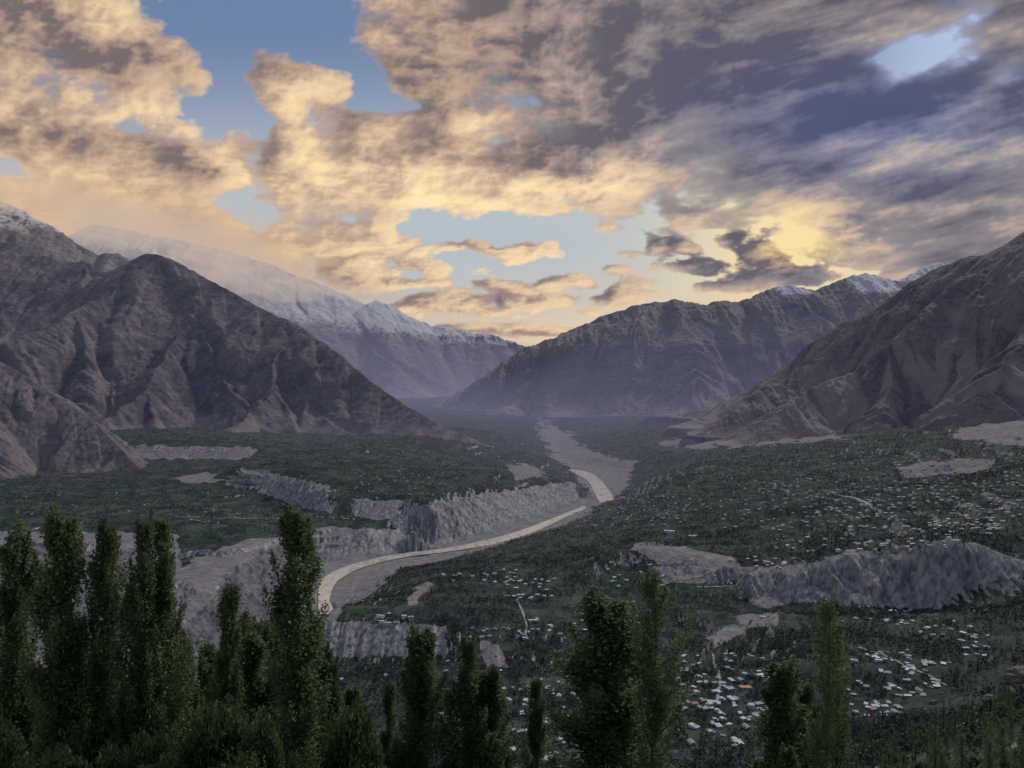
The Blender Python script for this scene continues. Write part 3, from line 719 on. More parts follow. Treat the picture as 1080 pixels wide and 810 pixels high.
def cloud(px,py,Y,rx,ry,rz,seed,sig,col,label):
    n,m=72,40; T,Pp=np.meshgrid(np.linspace(0,2*np.pi,n,endpoint=False),np.linspace(.02,np.pi-.02,m))
    d=np.stack([np.sin(Pp)*np.cos(T),np.sin(Pp)*np.sin(T),np.cos(Pp)],-1)
    r=1+.55*fbm(d[...,0]*1.6+seed,d[...,2]*1.8+d[...,1]*1.2,seed,5,.55)
    v=(d*r[...,None]*np.array([rx,ry,rz])).reshape(-1,3); idx=np.arange(n*m).reshape(m,n)
    q=np.stack([idx[:-1],np.roll(idx[:-1],-1,1),np.roll(idx[1:],-1,1),idx[1:]],-1).reshape(-1,4)[:,::-1]
    me=bpy.data.meshes.new('cloud'); vv=np.concatenate([v,v[:n].mean(0)[None],v[-n:].mean(0)[None]]); 
    fs=[tuple(f) for f in q]+[(idx[0,i],idx[0,(i+1)%n],n*m) for i in range(n)]+[(idx[-1,(i+1)%n],idx[-1,i],n*m+1) for i in range(n)]
    me.from_pydata(vv.tolist(),[],fs); me.materials.append(mat_haze('summit_cloud',col,sig))
    o=bpy.data.objects.new('cloud',me); C.objects.link(o); o.location=P(px,py,Y); o['kind']='stuff'; o['label']=label
for i,(px,py,rx,rz) in enumerate([(185,246,1500,720),(228,258,1300,640),(262,270,1000,500),(298,284,900,380),(210,282,1500,560),(130,240,1500,800),(335,298,900,300),(395,312,800,220),(90,232,1500,700),(255,296,1300,420),(370,308,700,200),(310,306,1100,330)]):
    cloud(px,py,22600-i*180,rx,900,rz,400+i*7,(4.5e-4 if i<6 else 3.5e-4),(.60,.48,.39),'cream cloud wrapped round the snowy summit')
cloud(40,205,15300,1500,500,330,470,9e-4,(.62,.46,.33),'cream cloud on the far left snow peak')

# ------------------------------------------------------------------ vegetation
def quads_mesh(name,c,ax,ay,tint,mat,tris=None):
    """leaf or leaf-clump quads: centres c, half axes ax, ay (n,3)"""
    n=len(c)
    v=np.stack([c-ax-ay*.4,c-ay,c+ax+ay*.3,c+ay],1).reshape(-1,3)
    me=bpy.data.meshes.new(name); me.vertices.add(n*4); me.vertices.foreach_set('co',np.ascontiguousarray(v,np.float32).ravel())
    q=np.arange(n*4,dtype=np.int32).reshape(n,4); set_faces(me,q,False)
    at=me.attributes.new('tint','FLOAT','POINT'); at.data.foreach_set('value',np.repeat(tint.astype(np.float32),4))
    me.materials.append(mat); return me
def unit(v): return v/np.maximum(np.linalg.norm(v,axis=-1,keepdims=True),1e-6)
def rand_axes(rng,n,size,up=.0):
    a=unit(rng.normal(size=(n,3))+np.array([0,0,up])); b=unit(np.cross(a,rng.normal(size=(n,3))))
    s=size*rng.uniform(.6,1.3,(n,1)); return a*s,b*s*rng.uniform(.55,.9,(n,1))
def tube(path,rad,sides=8):
    path=np.array(path,float); vs=[]; fs=[]
    for i,p in enumerate(path):
        d=path[min(i+1,len(path)-1)]-path[max(i-1,0)]; d/=np.linalg.norm(d)
        a=np.cross(d,[1,0,0.01]); a/=np.linalg.norm(a); b=np.cross(d,a)
        for k in range(sides):
            t=2*math.pi*k/sides; vs.append(p+(a*math.cos(t)+b*math.sin(t))*rad[i])
    for i in range(len(path)-1):
        for k in range(sides):
            k2=(k+1)%sides; fs.append((i*sides+k,i*sides+k2,(i+1)*sides+k2,(i+1)*sides+k))
    fs.append(tuple(range(sides))[::-1]); fs.append(tuple((len(path)-1)*sides+k for k in range(sides)))
    return vs,fs
def mesh_from(name,parts,mat):
    vs=[]; fs=[]
    for v,f in parts:
        b=len(vs); vs+= [tuple(p) for p in v]; fs+=[tuple(i+b for i in q) for q in f]
    me=bpy.data.meshes.new(name); me.from_pydata(vs,[],fs); 
    me.polygons.foreach_set('use_smooth',[True]*len(fs)); me.materials.append(mat); return me
POP=mat_leaf('poplar_leaf',(.064,.100,.040),(.150,.205,.078),(.25,.31,.12),.48)
BUSH=mat_leaf('bush_leaf',(.034,.058,.020),(.072,.108,.038),(.15,.17,.06),.4,.6)
WOODL=mat_leaf('valley_leaf',(.013,.024,.022),(.031,.049,.039),(.070,.095,.060),.22,.02)
BARK=mat_plain('grey_bark',(.11,.095,.08),.35,3.,.9,.1,(1,1,.25))
RBARK=mat_plain('red_bark',(.16,.095,.07),.3,3.,.9,.1,(1,1,.25))
def poplar_proto(seed,H=20.,R=1.5,n_leaf=21000,sparse=0.,lean=0.):
    """upright poplar: trunk, steep branches, leaf sprays gathered along them"""
    rng=np.random.RandomState(seed)
    tp=[(lean*H*t*t+.12*math.sin(3*t*3+seed),.10*math.sin(4*t+seed*2),H*.97*t) for t in np.linspace(0,1,12)]
    tr=[.20*(1-t)**.8+.02 for t in np.linspace(0,1,12)]; tr[0]*=1.4
    parts=[tube(tp,tr,9)]
    tpa=np.array(tp)
    nb=int(96*(1-.35*sparse)); C_=[]; T_=[]
    for k in range(nb):
        t=rng.uniform(.08,.985)**1.12
        base=np.array([np.interp(t,np.linspace(0,1,12),tpa[:,i]) for i in range(3)])
        prof=min(1.,(1-t)/.60)**.72*min(1.,.50+1.6*t)*(1+.24*math.sin(8*t+seed))+.07
        az=rng.uniform(0,2*math.pi); out=R*prof*rng.uniform(.45,1.3)
        ln=rng.uniform(2.0,4.6)*(1-.55*t)
        tip=base+np.array([math.cos(az)*out,math.sin(az)*out,ln*(1.0 if t<.93 else .6)])
        tip[2]=min(tip[2],H+.25*rng.rand())
        midp=base*.45+tip*.55+np.array([math.cos(az)*out*.18,math.sin(az)*out*.18,-.15])
        if k%2==0: parts.append(tube([base,midp,tip],[.045,.03,.012],4))
        m=int(n_leaf/nb*rng.uniform(.5,1.5)*(1-.45*sparse))
        s=(rng.beta(1.6,1.1,m)*rng.choice([1,1,1.12,1.25],m))[:,None]
        p=base*(1-s)**2+2*midp*s*(1-s)+tip*s*s
        sg=(.09+.20*np.sin(np.pi*np.clip(s*.8+.1,0,1)))*(1.0-.40*t)*(.75+.5*rng.rand())*(R/1.5)**.5
        p=p+rng.normal(size=(m,3))*sg*np.array([1,1,1.7])
        C_.append(p); tone=rng.uniform(.0,.75)
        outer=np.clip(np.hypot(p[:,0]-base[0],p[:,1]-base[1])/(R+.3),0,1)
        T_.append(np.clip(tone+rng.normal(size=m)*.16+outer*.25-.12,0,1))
    c=np.concatenate(C_); t=np.concatenate(T_)
    a,b=rand_axes(rng,len(c),.080)
    return mesh_from('trunk',parts,RBARK if lean else BARK),quads_mesh('crown',c,a,b,t,POP)
def bush_proto(seed,H=5.,R=2.6,n_leaf=9000,mat=None,leaf=.085,trunk=True,lobes=26):
    rng=np.random.RandomState(seed); parts=[]; C_=[]; T_=[]
    for k in range(lobes):
        d=unit(rng.normal(size=3)); d[2]=abs(d[2])*1.1-.25
        r=rng.uniform(.45,1.)**.6
        cen=np.array([d[0]*R*.72*r,d[1]*R*.72*r,H*.52+d[2]*H*.42*r])
        parts.append(tube([(0,0,H*.08),cen*np.array([.4,.4,.6]),cen],[.07*R/2.6,.045*R/2.6,.012],4))
        m=int(n_leaf/lobes*rng.uniform(.5,1.5)); u=unit(rng.normal(size=(m,3)))*rng.rand(m,1)**.45
        lr=R*rng.uniform(.22,.40); p=cen+u*np.array([lr,lr,lr*.85])
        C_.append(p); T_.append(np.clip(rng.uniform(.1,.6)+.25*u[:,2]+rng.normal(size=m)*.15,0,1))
    parts.append(tube([(0,0,-.4),(.05*R,0,H*.3),(0,.05*R,H*.7)],[.11*R/2.6+.03,.08*R/2.6+.02,.02],7))
    c=np.concatenate(C_); a,b=rand_axes(rng,len(c),leaf)
    return mesh_from('trunk',parts,BARK),quads_mesh('crown',c,a,b,np.concatenate(T_),mat or BUSH)
def add(name,me,parent=None,loc=None):
    o=bpy.data.objects.new(name,me); C.objects.link(o)
    if parent is not None: o.parent=parent
    if loc is not None: o.location=loc
    return o
def tag(o,label,cat,group=None):
    o['label']=label; o['category']=cat
    if group: o['group']=group
    return o
def place_tree(name,proto,loc,scl,rz,label,cat='tree',group=None):
    r=add(name,None,None,loc); r.scale=scl; r.rotation_euler=(0,0,rz); tag(r,label,cat,group)
    add('trunk',proto[0],r); add('crown',proto[1],r); return r
def gz1(x,y): return float(ground_z(np.array([x],np.float32),np.array([y],np.float32))[0])
PROT=[poplar_proto(201+i,20,1.5,32000) for i in range(6)]
PROT_S=[poplar_proto(240,20,1.6,24000,.6),poplar_proto(241,20,1.5,12000,.7,.045)]
PROT_B=[bush_proto(260+i) for i in range(4)]
# photo x, photo y of the top, crown width in photo pixels, distance, prototype, label
POPLARS=[
 (14,553,52,42,0,'dark poplar at the left edge, cut by the frame'),
 (60,541,56,40,1,'tall bushy poplar second from the left, top above the river terrace'),
 (115,549,42,41,2,'slim pointed poplar between the bushy one and the twin poplars'),
 (149,549,44,40,3,'left one of the pair of joined tall poplars'),
 (173,546,40,41,4,'right one of the pair of joined tall poplars'),
 (241,615,40,47,5,'short poplar in front of the bare grey bluff'),
 (310,540,58,40,1,'tall broad poplar standing beside the river bend'),
 (268,668,52,52,2,'dark low poplar between the short one and the tall riverside one'),
 (347,700,40,57,3,'small dark poplar at the foot of the riverside poplar'),
 (374,724,36,63,4,'small dark blunt poplar right of the riverside poplar'),
 (411,719,24,64,5,'very narrow small dark poplar between two bigger ones'),
 (446,658,50,56,0,'bushy poplar in front of the pale grey scarp'),
 (492,674,44,57,3,'poplar with twin tops left of the narrow one'),
 (514,705,44,58,2,'lower shoulder poplar leaning on the twin topped one'),
 (567,715,28,64,4,'narrow small poplar among the pale village roofs'),
 (632,628,84,50,1,'very wide dark poplar at the centre right'),
 (664,655,50,52,5,'poplar merged with the right side of the wide dark one'),
 (826,694,56,58,0,'dark stout poplar just left of the thin red trunked one'),
 (852,722,40,60,3,'low dark poplar tucked behind the thin red trunked one'),
]
SPARSE=[(690,598,66,46,0,'loose airy poplar with sky gaps right of the wide dark one'),
        (868,626,44,50,1,'thin leaning poplar with a bare reddish trunk'),
        (884,655,38,53,0,'thin airy poplar behind the reddish trunk')]
def stand_tree(px,top,wpx,D,proto,R0,name,label,cat='tree',group=None,rz=0.,H0=20.,hmin=4):
    x=(px-540)/F*D; zt=(HY-top)/F*D; zb=gz1(x,D)-.3
    H=max(zt-zb,hmin); w=wpx/F*D/2
    return place_tree(name,proto,(x,D,zt-H),(w/R0,w/R0,H/H0),rz,label,cat,group)
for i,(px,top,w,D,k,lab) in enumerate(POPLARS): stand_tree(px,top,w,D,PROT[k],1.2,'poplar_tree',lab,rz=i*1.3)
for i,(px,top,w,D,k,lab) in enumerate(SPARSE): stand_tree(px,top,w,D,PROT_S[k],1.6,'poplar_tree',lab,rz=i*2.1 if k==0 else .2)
rng=np.random.RandomState(5)
for i in range(46):                                   # the dark second row between and behind them
    px=(rng.uniform(-20,345) if i%5 else rng.choice([rng.uniform(340,700),rng.uniform(790,880)]))
    lo=640 if px<350 else 755
    stand_tree(px,rng.uniform(lo,lo+75),rng.uniform(30,52),rng.uniform(52,78),PROT[rng.randint(6)],1.3,'poplar_tree','dark poplar in the shaded second row behind the tall ones',group='second row of poplars',rz=rng.uniform(0,6))
BU=[(rng.uniform(-20,375),rng.uniform(700,800),rng.uniform(60,95),rng.uniform(31,46)) for _ in range(16)]
for i,(px,top,w,D) in enumerate([(232,705,90,34),(275,735,80,33),(205,742,70,33),(318,770,70,34),(250,775,90,30),(180,780,80,32),(400,782,60,40),(430,795,60,38),(120,760,80,34),(60,775,90,33),(10,770,80,33),(355,790,60,36),(700,790,70,42),(640,800,80,40),(880,790,60,45),(480,800,60,44),(930,800,60,48),(560,806,50,46)]+BU):
    lab='light green broad bush below the short poplar' if i==0 else 'yellow green leafy bush at the foot of the poplars'
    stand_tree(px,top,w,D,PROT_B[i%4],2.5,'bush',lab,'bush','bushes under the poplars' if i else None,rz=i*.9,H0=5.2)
# the green hillside at lower right: trees one by one
BUSH2=mat_leaf('hillside_leaf',(.058,.095,.034),(.14,.19,.066),(.22,.26,.095),.5,.4)
PROT_H=[bush_proto(300+i,6.,2.6,1500,BUSH2,.20,True,16) for i in range(4)]+[poplar_proto(310+i,11.,1.3,1500) for i in range(3)]
def grid_lookup(A,x,y):
    u=x/(y+25); j=np.clip((u+.8)/1.6*(NCOL-1),0,NCOL-1.001); Yr=GY[:,0]
    i=np.clip(np.interp(y,Yr,np.arange(len(Yr))),0,len(Yr)-1.001)
    i0=i.astype(int); j0=j.astype(int); fi=i-i0; fj=j-j0
    return (A[i0,j0]*(1-fj)+A[i0,j0+1]*fj)*(1-fi)+(A[i0+1,j0]*(1-fj)+A[i0+1,j0+1]*fj)*fi
def hit(px,py,ymin=150.):
    """ground point seen at a photo position"""
    Yr=GY[:,0]; x=(px-540)/F*Yr; u=x/(Yr+25); j=np.clip(np.rint((u+.8)/1.6*(NCOL-1)),0,NCOL-1).astype(int)
    z=GZ[np.arange(len(Yr)),j]; pr=HY-F*z/Yr
    k=np.argmax((pr<=py)&(Yr>ymin))
    if k==0: return None
    return float((px-540)/F*Yr[k]),float(Yr[k]),float(z[k])
HOUSE_XY=[]   # filled by the houses, keeps trees off the roofs

# ------------------------------------------------------------------ houses
WALLM=[mat_plain('pale_plaster',(.42,.41,.39),.18,.35),mat_plain('grey_block',(.27,.265,.26),.22,.4),mat_plain('mud_wall',(.23,.19,.155),.22,.4),mat_plain('white_wash',(.60,.59,.57),.12,.3)]
ROOFM=[mat_plain('concrete_roof',(.30,.30,.305),.25,.3),mat_plain('tin_roof',(.38,.39,.42),.15,.25,.45,.5,(4,.3,1)),mat_plain('earth_roof',(.33,.30,.27),.25,.3),mat_plain('white_roof',(.43,.43,.45),.1,.3),
       mat_plain('orange_roof',(.46,.17,.08),.15,.4,.6,.3,(4,.3,1)),mat_plain('blue_roof',(.22,.30,.46),.15,.4,.6,.3,(4,.3,1)),mat_plain('red_roof',(.25,.10,.085),.2,.4,.6,.3,(4,.3,1))]
GLASSM=mat_plain('dark_window',(.025,.028,.035),.2,1.,.25,.5); DOORM=mat_plain('wooden_door',(.13,.075,.045),.2,2.)
def box(x0,x1,y0,y1,z0,z1):
    v=[(x0,y0,z0),(x1,y0,z0),(x1,y1,z0),(x0,y1,z0),(x0,y0,z1),(x1,y0,z1),(x1,y1,z1),(x0,y1,z1)]
    return v,[(0,3,2,1),(4,5,6,7),(0,1,5,4),(1,2,6,5),(2,3,7,6),(3,0,4,7)]
def hard(name,parts,mats,idx=None):
    vs=[]; fs=[]; mi=[]
    for k,(v,f) in enumerate(parts):
        b=len(vs); vs+=list(v); fs+=[tuple(i+b for i in q) for q in f]; mi+=[idx[k] if idx else 0]*len(f)
    me=bpy.data.meshes.new(name); me.from_pydata(vs,[],fs)
    for m in mats: me.materials.append(m)
    if idx: me.polygons.foreach_set('material_index',mi)
    return me
def house_shapes(kind,L,Wd,H):
    """wall boxes, roof boxes, window and door boxes; the ground slopes, so walls go 3 m down"""
    x,y=L/2,Wd/2; D=-3.5
    wall=[box(-x,x,-y,y,D,H)]; roof=[]; wins=[]; 
    if kind=='flat':
        roof=[box(-x-.35,x+.35,-y-.35,y+.35,H+.003,H+.28),box(-x*.3,x*.25,-y*.2,y*.5,H+.283,H+.5)]
    elif kind=='ell':
        wall.append(box(x*.1,x,y+.003,y+Wd*.7,D,H-.4)); roof=[box(-x-.3,x+.3,-y-.3,y+.3,H+.003,H+.26),box(x*.1-.3,x+.3,y+.303,y+Wd*.7+.3,H-.397,H-.15)]
    elif kind=='two':
        wall.append(box(-x,x*.3,-y,y*.9,H+.29,H+2.9)); roof=[box(-x-.3,x+.3,-y-.3,y+.3,H+.003,H+.287),box(-x-.3,x*.3+.3,-y-.3,y*.9+.3,H+2.903,H+3.15)]
    elif kind=='gable':
        r=Wd*.28; e=.6
        v=[(-x-e,-y-e,H-.05),(x+e,-y-e,H-.05),(x+e,y+e,H-.05),(-x-e,y+e,H-.05),(-x-e,0,H+r),(x+e,0,H+r),(-x-e,-y-e,H+.12),(x+e,-y-e,H+.12),(x+e,y+e,H+.12),(-x-e,y+e,H+.12),(-x-e,0,H+r+.17),(x+e,0,H+r+.17)]
        f=[(6,7,11,10),(10,11,8,9),(1,0,4,5),(5,4,3,2),(0,1,7,6),(3,9,8,2),(0,6,10,4),(4,10,9,3),(1,5,11,7),(5,2,8,11)]
        roof=[(v,f)]
        g=[(-x,-y,H-.02),(-x,y,H-.02),(-x,0,H+r-.25),(x,-y,H-.02),(x,y,H-.02),(x,0,H+r-.25)]
        wall.append((g,[(0,2,1),(3,4,5)]))
    nw=max(2,int(L/3.2))
    for k in range(nw):
        cx=-x+L*(k+.5)/nw
        if k==nw//2: continue
        wins.append(box(cx-.55,cx+.55,-y-.04,-y+.05,1.0,2.2))
    if kind=='two': wins.append(box(-x*.6,-x*.2,-y-.04,-y+.05,H+1.2,H+2.3))
    wins.append(box(-x-.04,-x+.05,-.6,.6,1.0,2.2))
    cx=-x+L*(nw//2+.5)/nw
    return wall,roof,wins,box(cx-.5,cx+.5,-y-.05,-y+.05,-.2,2.1)
KINDS=[('flat',11,7.5,3.0),('ell',12,6,3.1),('two',11,7.5,3.0),('flat',8,6.5,2.9),('gable',12,7,3.2),('flat',15,7,3.1),('gable',9,6,2.9)]
VAR=[(0,0),(1,0),(2,2),(3,3),(1,1),(0,3),(2,0),(1,2),(0,1)]
DET={}; LOW={}
def detail(k,v):
    if (k,v) not in DET:
        w,r,wi,d=house_shapes(*KINDS[k]); wm,rm=VAR[v] if v<9 else ((3,4) if v==9 else (0,5) if v==10 else (1,6))
        DET[k,v]=(hard('wall',w,[WALLM[wm]]),hard('roof',r,[ROOFM[rm]]),[hard('window',[q],[GLASSM]) for q in wi],hard('door',[d],[DOORM]))
    return DET[k,v]
def lowpoly(k,v):
    if (k,v) not in LOW:
        w,r,wi,d=house_shapes(*KINDS[k]); wm,rm=VAR[v] if v<9 else (1,6)
        LOW[k,v]=hard('house',w+r+wi+[d],[WALLM[wm],ROOFM[rm],GLASSM],[0]*len(w)+[1]*len(r)+[2]*(len(wi)+1))
    return LOW[k,v]
WALLN=['cream','grey','mud brown','white']; ROOFN=['pale concrete','grey tin','earth','white','orange','blue','red']
KN=['flat roofed','L shaped','two storey','small flat roofed','gabled','long flat roofed','small gabled']
# photo polygon (x0,y0,x1,y1), count, base angle, where
CL=[((712,692,758,752),34,.5,'in village left of the orange roof'),((758,690,808,726),20,.3,'in village behind the orange roof'),((745,738,806,768),26,.2,'in village before the orange roof'),
    ((712,758,800,790),9,.5,'on the open ground below the village'),((804,700,822,760),9,.4,'beside the stout dark poplar'),
    ((885,634,925,660),6,.2,'under the long cliff'),((934,636,968,662),14,.3,'in the tight hamlet under the cliff'),((965,655,1006,672),8,.4,'in the row right of the cliff hamlet'),((1014,658,1042,694),16,.3,'in the cluster near the right edge'),
    ((900,686,965,700),16,-.4,'in sloping upper row right of red trunk'),((955,696,1002,724),16,-.6,'in diagonal row right of red trunk'),((938,722,992,736),16,-.3,'in the lower row on the green slope'),((890,742,952,758),20,-.2,'in the lowest row right of the poplars'),((890,700,945,740),7,-.3,'among trees right of red trunk'),
    ((528,716,600,740),15,.2,'below centre poplars, upper group'),((530,740,600,806),22,.3,'at bottom centre between the poplars'),((355,690,470,780),14,.3,'among fields below the grey scarp'),((470,690,530,720),5,.2,'by the foot of the grey scarp'),((590,700,640,800),8,.3,'beside the wide dark poplar'),
    ((395,648,440,660),10,.1,'on the rim of the grey scarp'),((495,662,560,674),18,.1,'on scarp rim right of twin topped poplar'),((535,612,585,632),26,.2,'in the dense hamlet on the river terrace'),((495,602,545,616),14,.1,'in the row at the head of the river terrace'),((560,650,600,670),10,.2,'on the river terrace near the wide poplar'),((455,606,500,616),7,.1,'on the terrace edge by the gravel bar'),
    ((605,530,690,556),40,.2,'in the small town beyond the bare knoll'),((680,528,735,556),30,.3,'in the small town right above the bare knoll'),((790,588,830,600),9,.1,'at the left end of the long cliff')]
FARC=[((690,515,760,545),20),((770,590,840,600),8),((800,560,1000,585),45),((760,500,1080,560),330),((800,480,1080,520),110),((870,515,925,545),28),((985,548,1060,566),30),((850,470,1000,500),50),((640,505,720,530),35),((700,480,790,500),35),((280,543,460,550),22),((370,498,470,526),60),((190,540,260,552),18),((300,510,460,530),25),((600,640,680,690),20),((640,590,700,640),15),((20,520,240,545),20),((480,520,520,530),6),((700,470,1000,490),60)]
nh=0; hrng=np.random.RandomState(77)
def place_house(px,py,ang,k,v,where,detailed,name='house',label=None,scl=1.):
    p=hit(px,py,420.)
    if p is None: return None
    for q in HOUSE_XY:
        if (q[0]-p[0])**2+(q[1]-p[1])**2<(8.*scl)**2: return None
    HOUSE_XY.append((p[0],p[1]))
    lab=label or f'{KN[k]} house, {ROOFN[VAR[v][1]].replace("pale ","")} roof, {where}'
    g=None if label else f'{KN[k]} houses {where}'
    if detailed:
        w,r,wi,d=detail(k,v); o=add(name,None,None,(p[0],p[1],p[2]+.3)); 
        add('wall',w,o); add('roof',r,o); add('door',d,o)
        for m in wi: add('window',m,o)
    else:
        o=add(name,lowpoly(k,v),None,(p[0],p[1],p[2]+.3))
    o.rotation_euler=(0,0,ang); o.scale=(scl,scl,scl); tag(o,lab,'house',g); return o
place_house(786,727,-.05,5,9,'',True,label='long building with bright orange roof and white wall in the village',scl=1.05)
place_house(770,729,.35,3,10,'',True,label='pale blue roofed building next to the orange roof',scl=1.2)
for (x,y,lab) in [(731,703,'small house with red roof at the far left edge of the village'),(733,744,'low house with dull red roof left of the orange one'),(498,664,'house with pinkish red roof on the rim of the grey scarp'),(921,750,'red roofed house in the lowest row right of the poplars')]:
    place_house(x,y,.3,3,11,'',True,label=lab)
for (x,y,k,v,lab,s) in [(706,562,5,3,'long white building on the skyline of the bare knoll',2.3),(731,567,5,3,'second long white building on the bare knoll, right end',1.9),(805,652,0,3,'white block alone above the dark ravine',1.),(812,762,6,2,'brown hut on the meadow under the village',1.1)]:
    place_house(x,y,-.25,k,v,'',True,label=lab,scl=s)
cand=[]
for ci,(b,n,ang,where) in enumerate(CL):
    for i in range(n):
        p=(hrng.uniform(b[0],b[2]),hrng.uniform(b[1],b[3])); h=hit(*p,420.)
        if h: cand.append((h[1],p,ang+hrng.choice([0,math.pi/2])+hrng.normal()*.22,hrng.randint(7),int(hrng.choice(9,p=[.14,.12,.06,.2,.14,.14,.06,.05,.09])),where,hrng.uniform(.5,.92)))
cand.sort(key=lambda t:t[0]); cnt=8; REST=[]
for Yd,p,a,k,v,where,sc in cand:
    if cnt>=296: REST.append(p); continue
    if place_house(p[0],p[1],a,k,v,where,cnt<130,scl=sc): cnt+=1
print('houses',cnt,len(REST))
def far_houses():
    V=[];Fc=[];MI=[];b=0
    bx=np.array(box(-.5,.5,-.5,.5,0,1)[0]); 
    spots=REST+[(hrng.uniform(r[0],r[2]),hrng.uniform(r[1],r[3])) for r,n in FARC for i in range(n)]
    if 1:
        for q in spots:
            p=hit(*q,1200.)
            if p is None: continue
            HOUSE_XY.append((p[0],p[1]))
            L,Wd,H=hrng.uniform(6,12),hrng.uniform(5,8),hrng.uniform(2.6,5); a=hrng.uniform(-.6,.6); c,s=math.cos(a),math.sin(a)
            wm=hrng.randint(4); rm=hrng.choice([0,0,1,2,3,3])
            for (sx,sy,z0,z1,mi) in ((L,Wd,-3,H,wm),(L+.8,Wd+.8,H+.003,H+.35,4+rm)):
                q=bx*np.array([sx,sy,z1-z0])+np.array([0,0,z0]); x=q[:,0]*c-q[:,1]*s+p[0]; y=q[:,0]*s+q[:,1]*c+p[1]
                V+=list(zip(x,y,q[:,2]+p[2])); Fc+=[tuple(j+b for j in f) for f in ((4,5,6,7),(0,1,5,4),(1,2,6,5),(2,3,7,6),(3,0,4,7))]; MI+=[mi]*5; b+=8
    me=bpy.data.meshes.new('houses'); me.from_pydata(V,[],Fc)
    for m in WALLM+ROOFM: me.materials.append(m)
    me.polygons.foreach_set('material_index',MI)
    o=add('houses',me); o['kind']='stuff'; o['label']='hundreds of tiny pale houses scattered over the far terraces'
far_houses()

# ------------------------------------------------------------------ fort, boulders, roads, valley trees
def fort():
    p=hit(1007,574,1200); x,y,z=p
    o=add('fort',None,None,(x,y+6,z-.5)); tag(o,'square pale stone fort with a tower on the brink of the cliff','fort')
    add('wall',hard('wall',[box(-15,15,-7,7,-6,7),box(15.003,24,-5,6,-6,4.5),box(-22,-15.003,-4,6,-6,4)],[WALLM[0]]),o)
    add('tower',hard('tower',[box(-14,-7,-6,1,7.3,13),box(-14.5,-6.5,-6.5,1.5,13.003,13.6)],[WALLM[0]]),o)
    add('roof',hard('roof',[box(-15.5,15.5,-7.5,7.5,7.003,7.3),box(15.01,24.5,-5.5,6.5,4.503,4.8),box(-22.5,-15.01,-4.5,6.5,4.003,4.3)],[ROOFM[2]]),o)
    for k in range(5): add('window',hard('window',[box(-12+k*5.2,-10.8+k*5.2,-7.05,-6.9,3,4.8)],[GLASSM]),o)
fort()
ROCKM=mat_rock('boulder_rock',(.15,.125,.105),(.26,.22,.185),(.38,.33,.28),(.30,.27,.24),.012,.3,.25)
def boulder(px,py,rad,label,seed,sx=1.,ymin=150,squash=.75):
    p=hit(px,py,ymin)
    if p is None: return
    n,m=64,40; th=np.linspace(0,2*np.pi,n,endpoint=False); ph=np.linspace(.02,np.pi-.02,m)
    T,Pp=np.meshgrid(th,ph); d=np.stack([np.sin(Pp)*np.cos(T),np.sin(Pp)*np.sin(T),np.cos(Pp)],-1)
    r=1+.42*fbm(d[...,0]*1.3+seed+d[...,2]*.9,d[...,1]*1.3+d[...,2]*1.1,seed,5,.5)+.10*fbm(d[...,0]*4+d[...,2]*3,d[...,1]*4-d[...,2]*3,seed+9,5,.6,ridge=True)
    cut=np.minimum(1,.82/np.maximum(np.abs(d@unit(np.array([.5,-.7,.45]))),.3)); r=r*np.where(cut<1,cut,1)
    v=(d*r[...,None]*np.array([sx,1,squash])*rad).reshape(-1,3)
    idx=np.arange(n*m).reshape(m,n); q=np.stack([idx[:-1],np.roll(idx[:-1],-1,1),np.roll(idx[1:],-1,1),idx[1:]],-1).reshape(-1,4)[:,::-1]
    me=bpy.data.meshes.new('boulder'); me.vertices.add(n*m); me.vertices.foreach_set('co',v.astype(np.float32).ravel()); set_faces(me,q)
    for k in ('scree','snow','slope'): pass
    me.materials.append(ROCKM)
    o=add('boulder',me,None,(p[0],p[1],p[2]+rad*.25)); tag(o,label,'boulder'); HOUSE_XY.append((p[0],p[1]))
boulder(1080,718,17,'big brown boulder cut by the right edge of the frame',3,1.3)
boulder(1046,742,9,'pale grey split boulder left of the big brown one',8,1.1)
boulder(1068,733,7,'rounded grey boulder between the split one and the frame edge',12)
boulder(1031,752,6,'small grey slab below the split boulder',17,.8)
boulder(985,742,4,'small tan rock among the hillside bushes',23,1.2)
# roads and tracks draped over the ground
ROADM=mat_plain('dusty_road',(.24,.225,.215),.2,.05)
def road(pts,width,name='road'):
    W=[hit(*q,600) for q in pts]; W=[np.array(w) for w in W if w]
    if len(W)<2: return
    L=[]
    for a,b in zip(W[:-1],W[1:]):
        n=max(2,int(np.linalg.norm(b-a)/8)); L+=[a+(b-a)*t/n for t in range(n)]
    L.append(W[-1]); L=np.array(L)
    d=np.gradient(L[:,:2],axis=0); d/=np.maximum(np.linalg.norm(d,axis=1,keepdims=True),1e-6); nrm=np.stack([-d[:,1],d[:,0]],1)
    vs=[];fs=[]
    cols=[-.5,-.17,.17,.5]
    for k,cx in enumerate(cols):
        q=L[:,:2]+nrm*width*cx; z=grid_lookup(GZ,q[:,0],q[:,1])+.8
        vs.append(np.stack([q[:,0],q[:,1],z],1))
    V=np.stack(vs,1).reshape(-1,3); n=len(L)
    for i in range(n-1):
        for k in range(3): a=i*4+k; fs.append((a,a+1,a+5,a+4))
    me=bpy.data.meshes.new(name); me.from_pydata(V.tolist(),[],fs); me.materials.append(ROADM)
    o=add(name,me); o['kind']='structure'
road([(876,519),(900,525),(915,531),(925,539)],10); road([(690,618),(715,611),(745,604),(765,598)],7); road([(735,619),(770,618),(790,621)],6)
road([(192,545),(240,546),(300,547)],8); road([(395,638),(420,624),(440,614)],6); road([(752,690),(760,720),(756,745)],4); road([(545,632),(552,648),(556,662)],5)
road([(905,684),(930,690),(952,702),(985,716),(1000,724)],4)
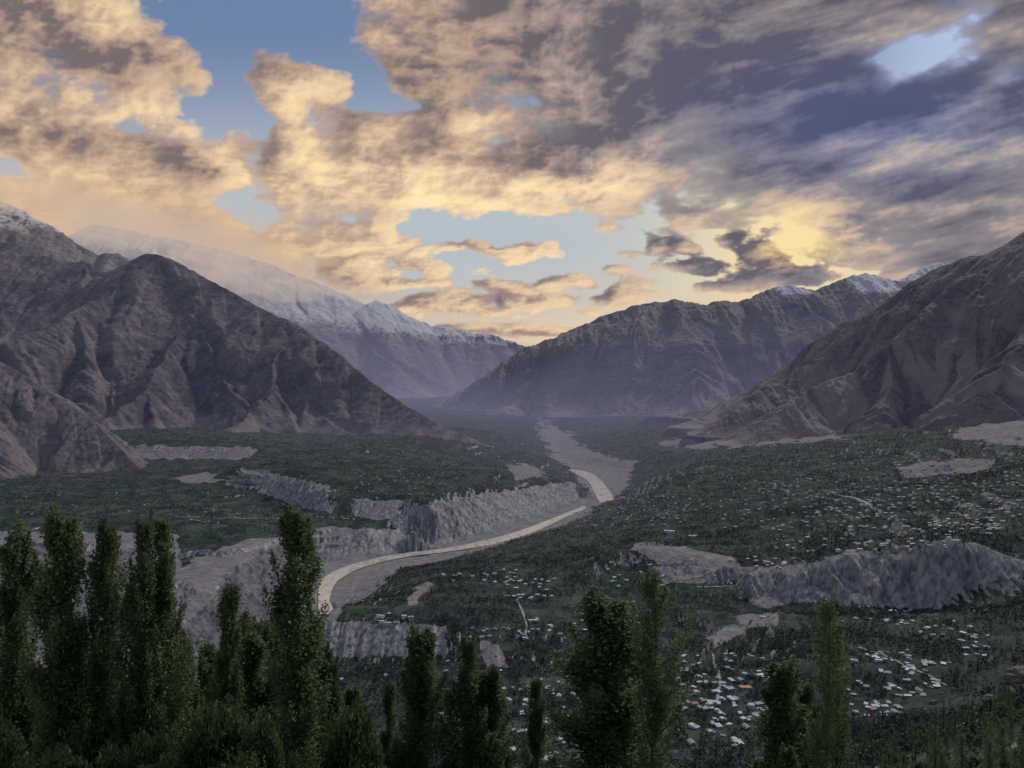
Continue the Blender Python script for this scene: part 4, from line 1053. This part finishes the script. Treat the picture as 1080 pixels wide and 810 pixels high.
# hillside trees at lower right, one by one
hr=np.random.RandomState(9); n=0; tries=0
hpos=[]
while n<300 and tries<4000:
    tries+=1
    px=hr.uniform(690,1110); py=hr.uniform(700,860)
    lim=np.interp(px,[690,800,900,960,1010,1060,1110],[800,790,775,760,745,715,700])
    if py<lim: continue
    p=hit(px,py,160.)
    if p is None or p[1]>760: continue
    if any((p[0]-q[0])**2+(p[1]-q[1])**2<(2.4)**2 for q in hpos): continue
    if any((p[0]-q[0])**2+(p[1]-q[1])**2<(7)**2 for q in HOUSE_XY): continue
    hpos.append(p); k=hr.randint(7); s=hr.uniform(.85,1.6)*(1 if p[1]<400 else 1.25)
    place_tree('hillside_tree',PROT_H[k],(p[0],p[1],p[2]-.5),(s,s,s*hr.uniform(.85,1.25)),hr.uniform(0,6.3),
        'round leafy tree on the green slope at lower right' if k<4 else 'narrow young poplar on the green slope at lower right','tree','trees on the near green slope'); n+=1
print('hillside',n,tries)
def valley_trees():
    r=np.random.RandomState(21); HX=np.array(HOUSE_XY)
    CC=[];AX=[];AY=[];TT=[]
    # y range, count, size, quads per crown, quad half size
    for (y0,y1,N,h,kq,qs) in ((150,430,9000,5.,46,.42),(430,900,18000,8.,26,.9),(900,1700,42000,9.0,16,1.2),(1700,2700,46000,9.5,9,1.6),(2700,4600,34000,10.5,6,2.4),(4600,9000,30000,12.,4,4.2)):
        y=np.sqrt(r.uniform(y0*y0,y1*y1,N)); x=(r.uniform(-.72,.72,N))*y
        veg=grid_lookup(GV,x,y); z=grid_lookup(GZ,x,y)
        dens=fbm(x/150.,y/150.,301,4,.6)*2.3+.52+.5*fbm(x/28.,y/28.,305,3)
        keep=(veg>.55)&(r.rand(N)<np.clip(dens,0.03,1))
        # rows of poplars follow the field edges; keep roofs and their view clear
        x,y,z=x[keep],y[keep],z[keep]
        if y1<3000:
            ok=np.ones(len(x),bool)
            for i in range(0,len(x),4000):
                dx=x[i:i+4000,None]-HX[:,0]; dy=y[i:i+4000,None]-HX[:,1]
                ok[i:i+4000]=~(((dx*dx+dy*dy)<8.5**2)|((np.abs(dx)<6.5)&(dy<0)&(dy>-26))).any(1)
            x,y,z=x[ok],y[ok],z[ok]
        n=len(x); pop=r.rand(n)<.38
        H=h*r.uniform(.4,1.35,n)*np.where(pop,1.35,.85); R=np.where(pop,.16,.40)*H
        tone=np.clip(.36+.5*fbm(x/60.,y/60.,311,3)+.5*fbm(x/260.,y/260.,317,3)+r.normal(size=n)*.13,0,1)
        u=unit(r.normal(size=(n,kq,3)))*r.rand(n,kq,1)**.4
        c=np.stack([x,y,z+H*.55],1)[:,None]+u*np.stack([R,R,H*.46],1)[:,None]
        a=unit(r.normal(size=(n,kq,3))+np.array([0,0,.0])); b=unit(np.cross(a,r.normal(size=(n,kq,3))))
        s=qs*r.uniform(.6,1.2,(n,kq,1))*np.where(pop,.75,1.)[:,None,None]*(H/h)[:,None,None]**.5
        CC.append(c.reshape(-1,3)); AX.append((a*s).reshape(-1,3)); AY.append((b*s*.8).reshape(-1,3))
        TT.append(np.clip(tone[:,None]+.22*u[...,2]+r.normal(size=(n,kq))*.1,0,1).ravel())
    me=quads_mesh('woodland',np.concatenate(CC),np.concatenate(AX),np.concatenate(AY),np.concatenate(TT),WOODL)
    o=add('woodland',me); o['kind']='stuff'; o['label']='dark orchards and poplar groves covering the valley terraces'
    print('woodland quads',len(me.polygons))
valley_trees()
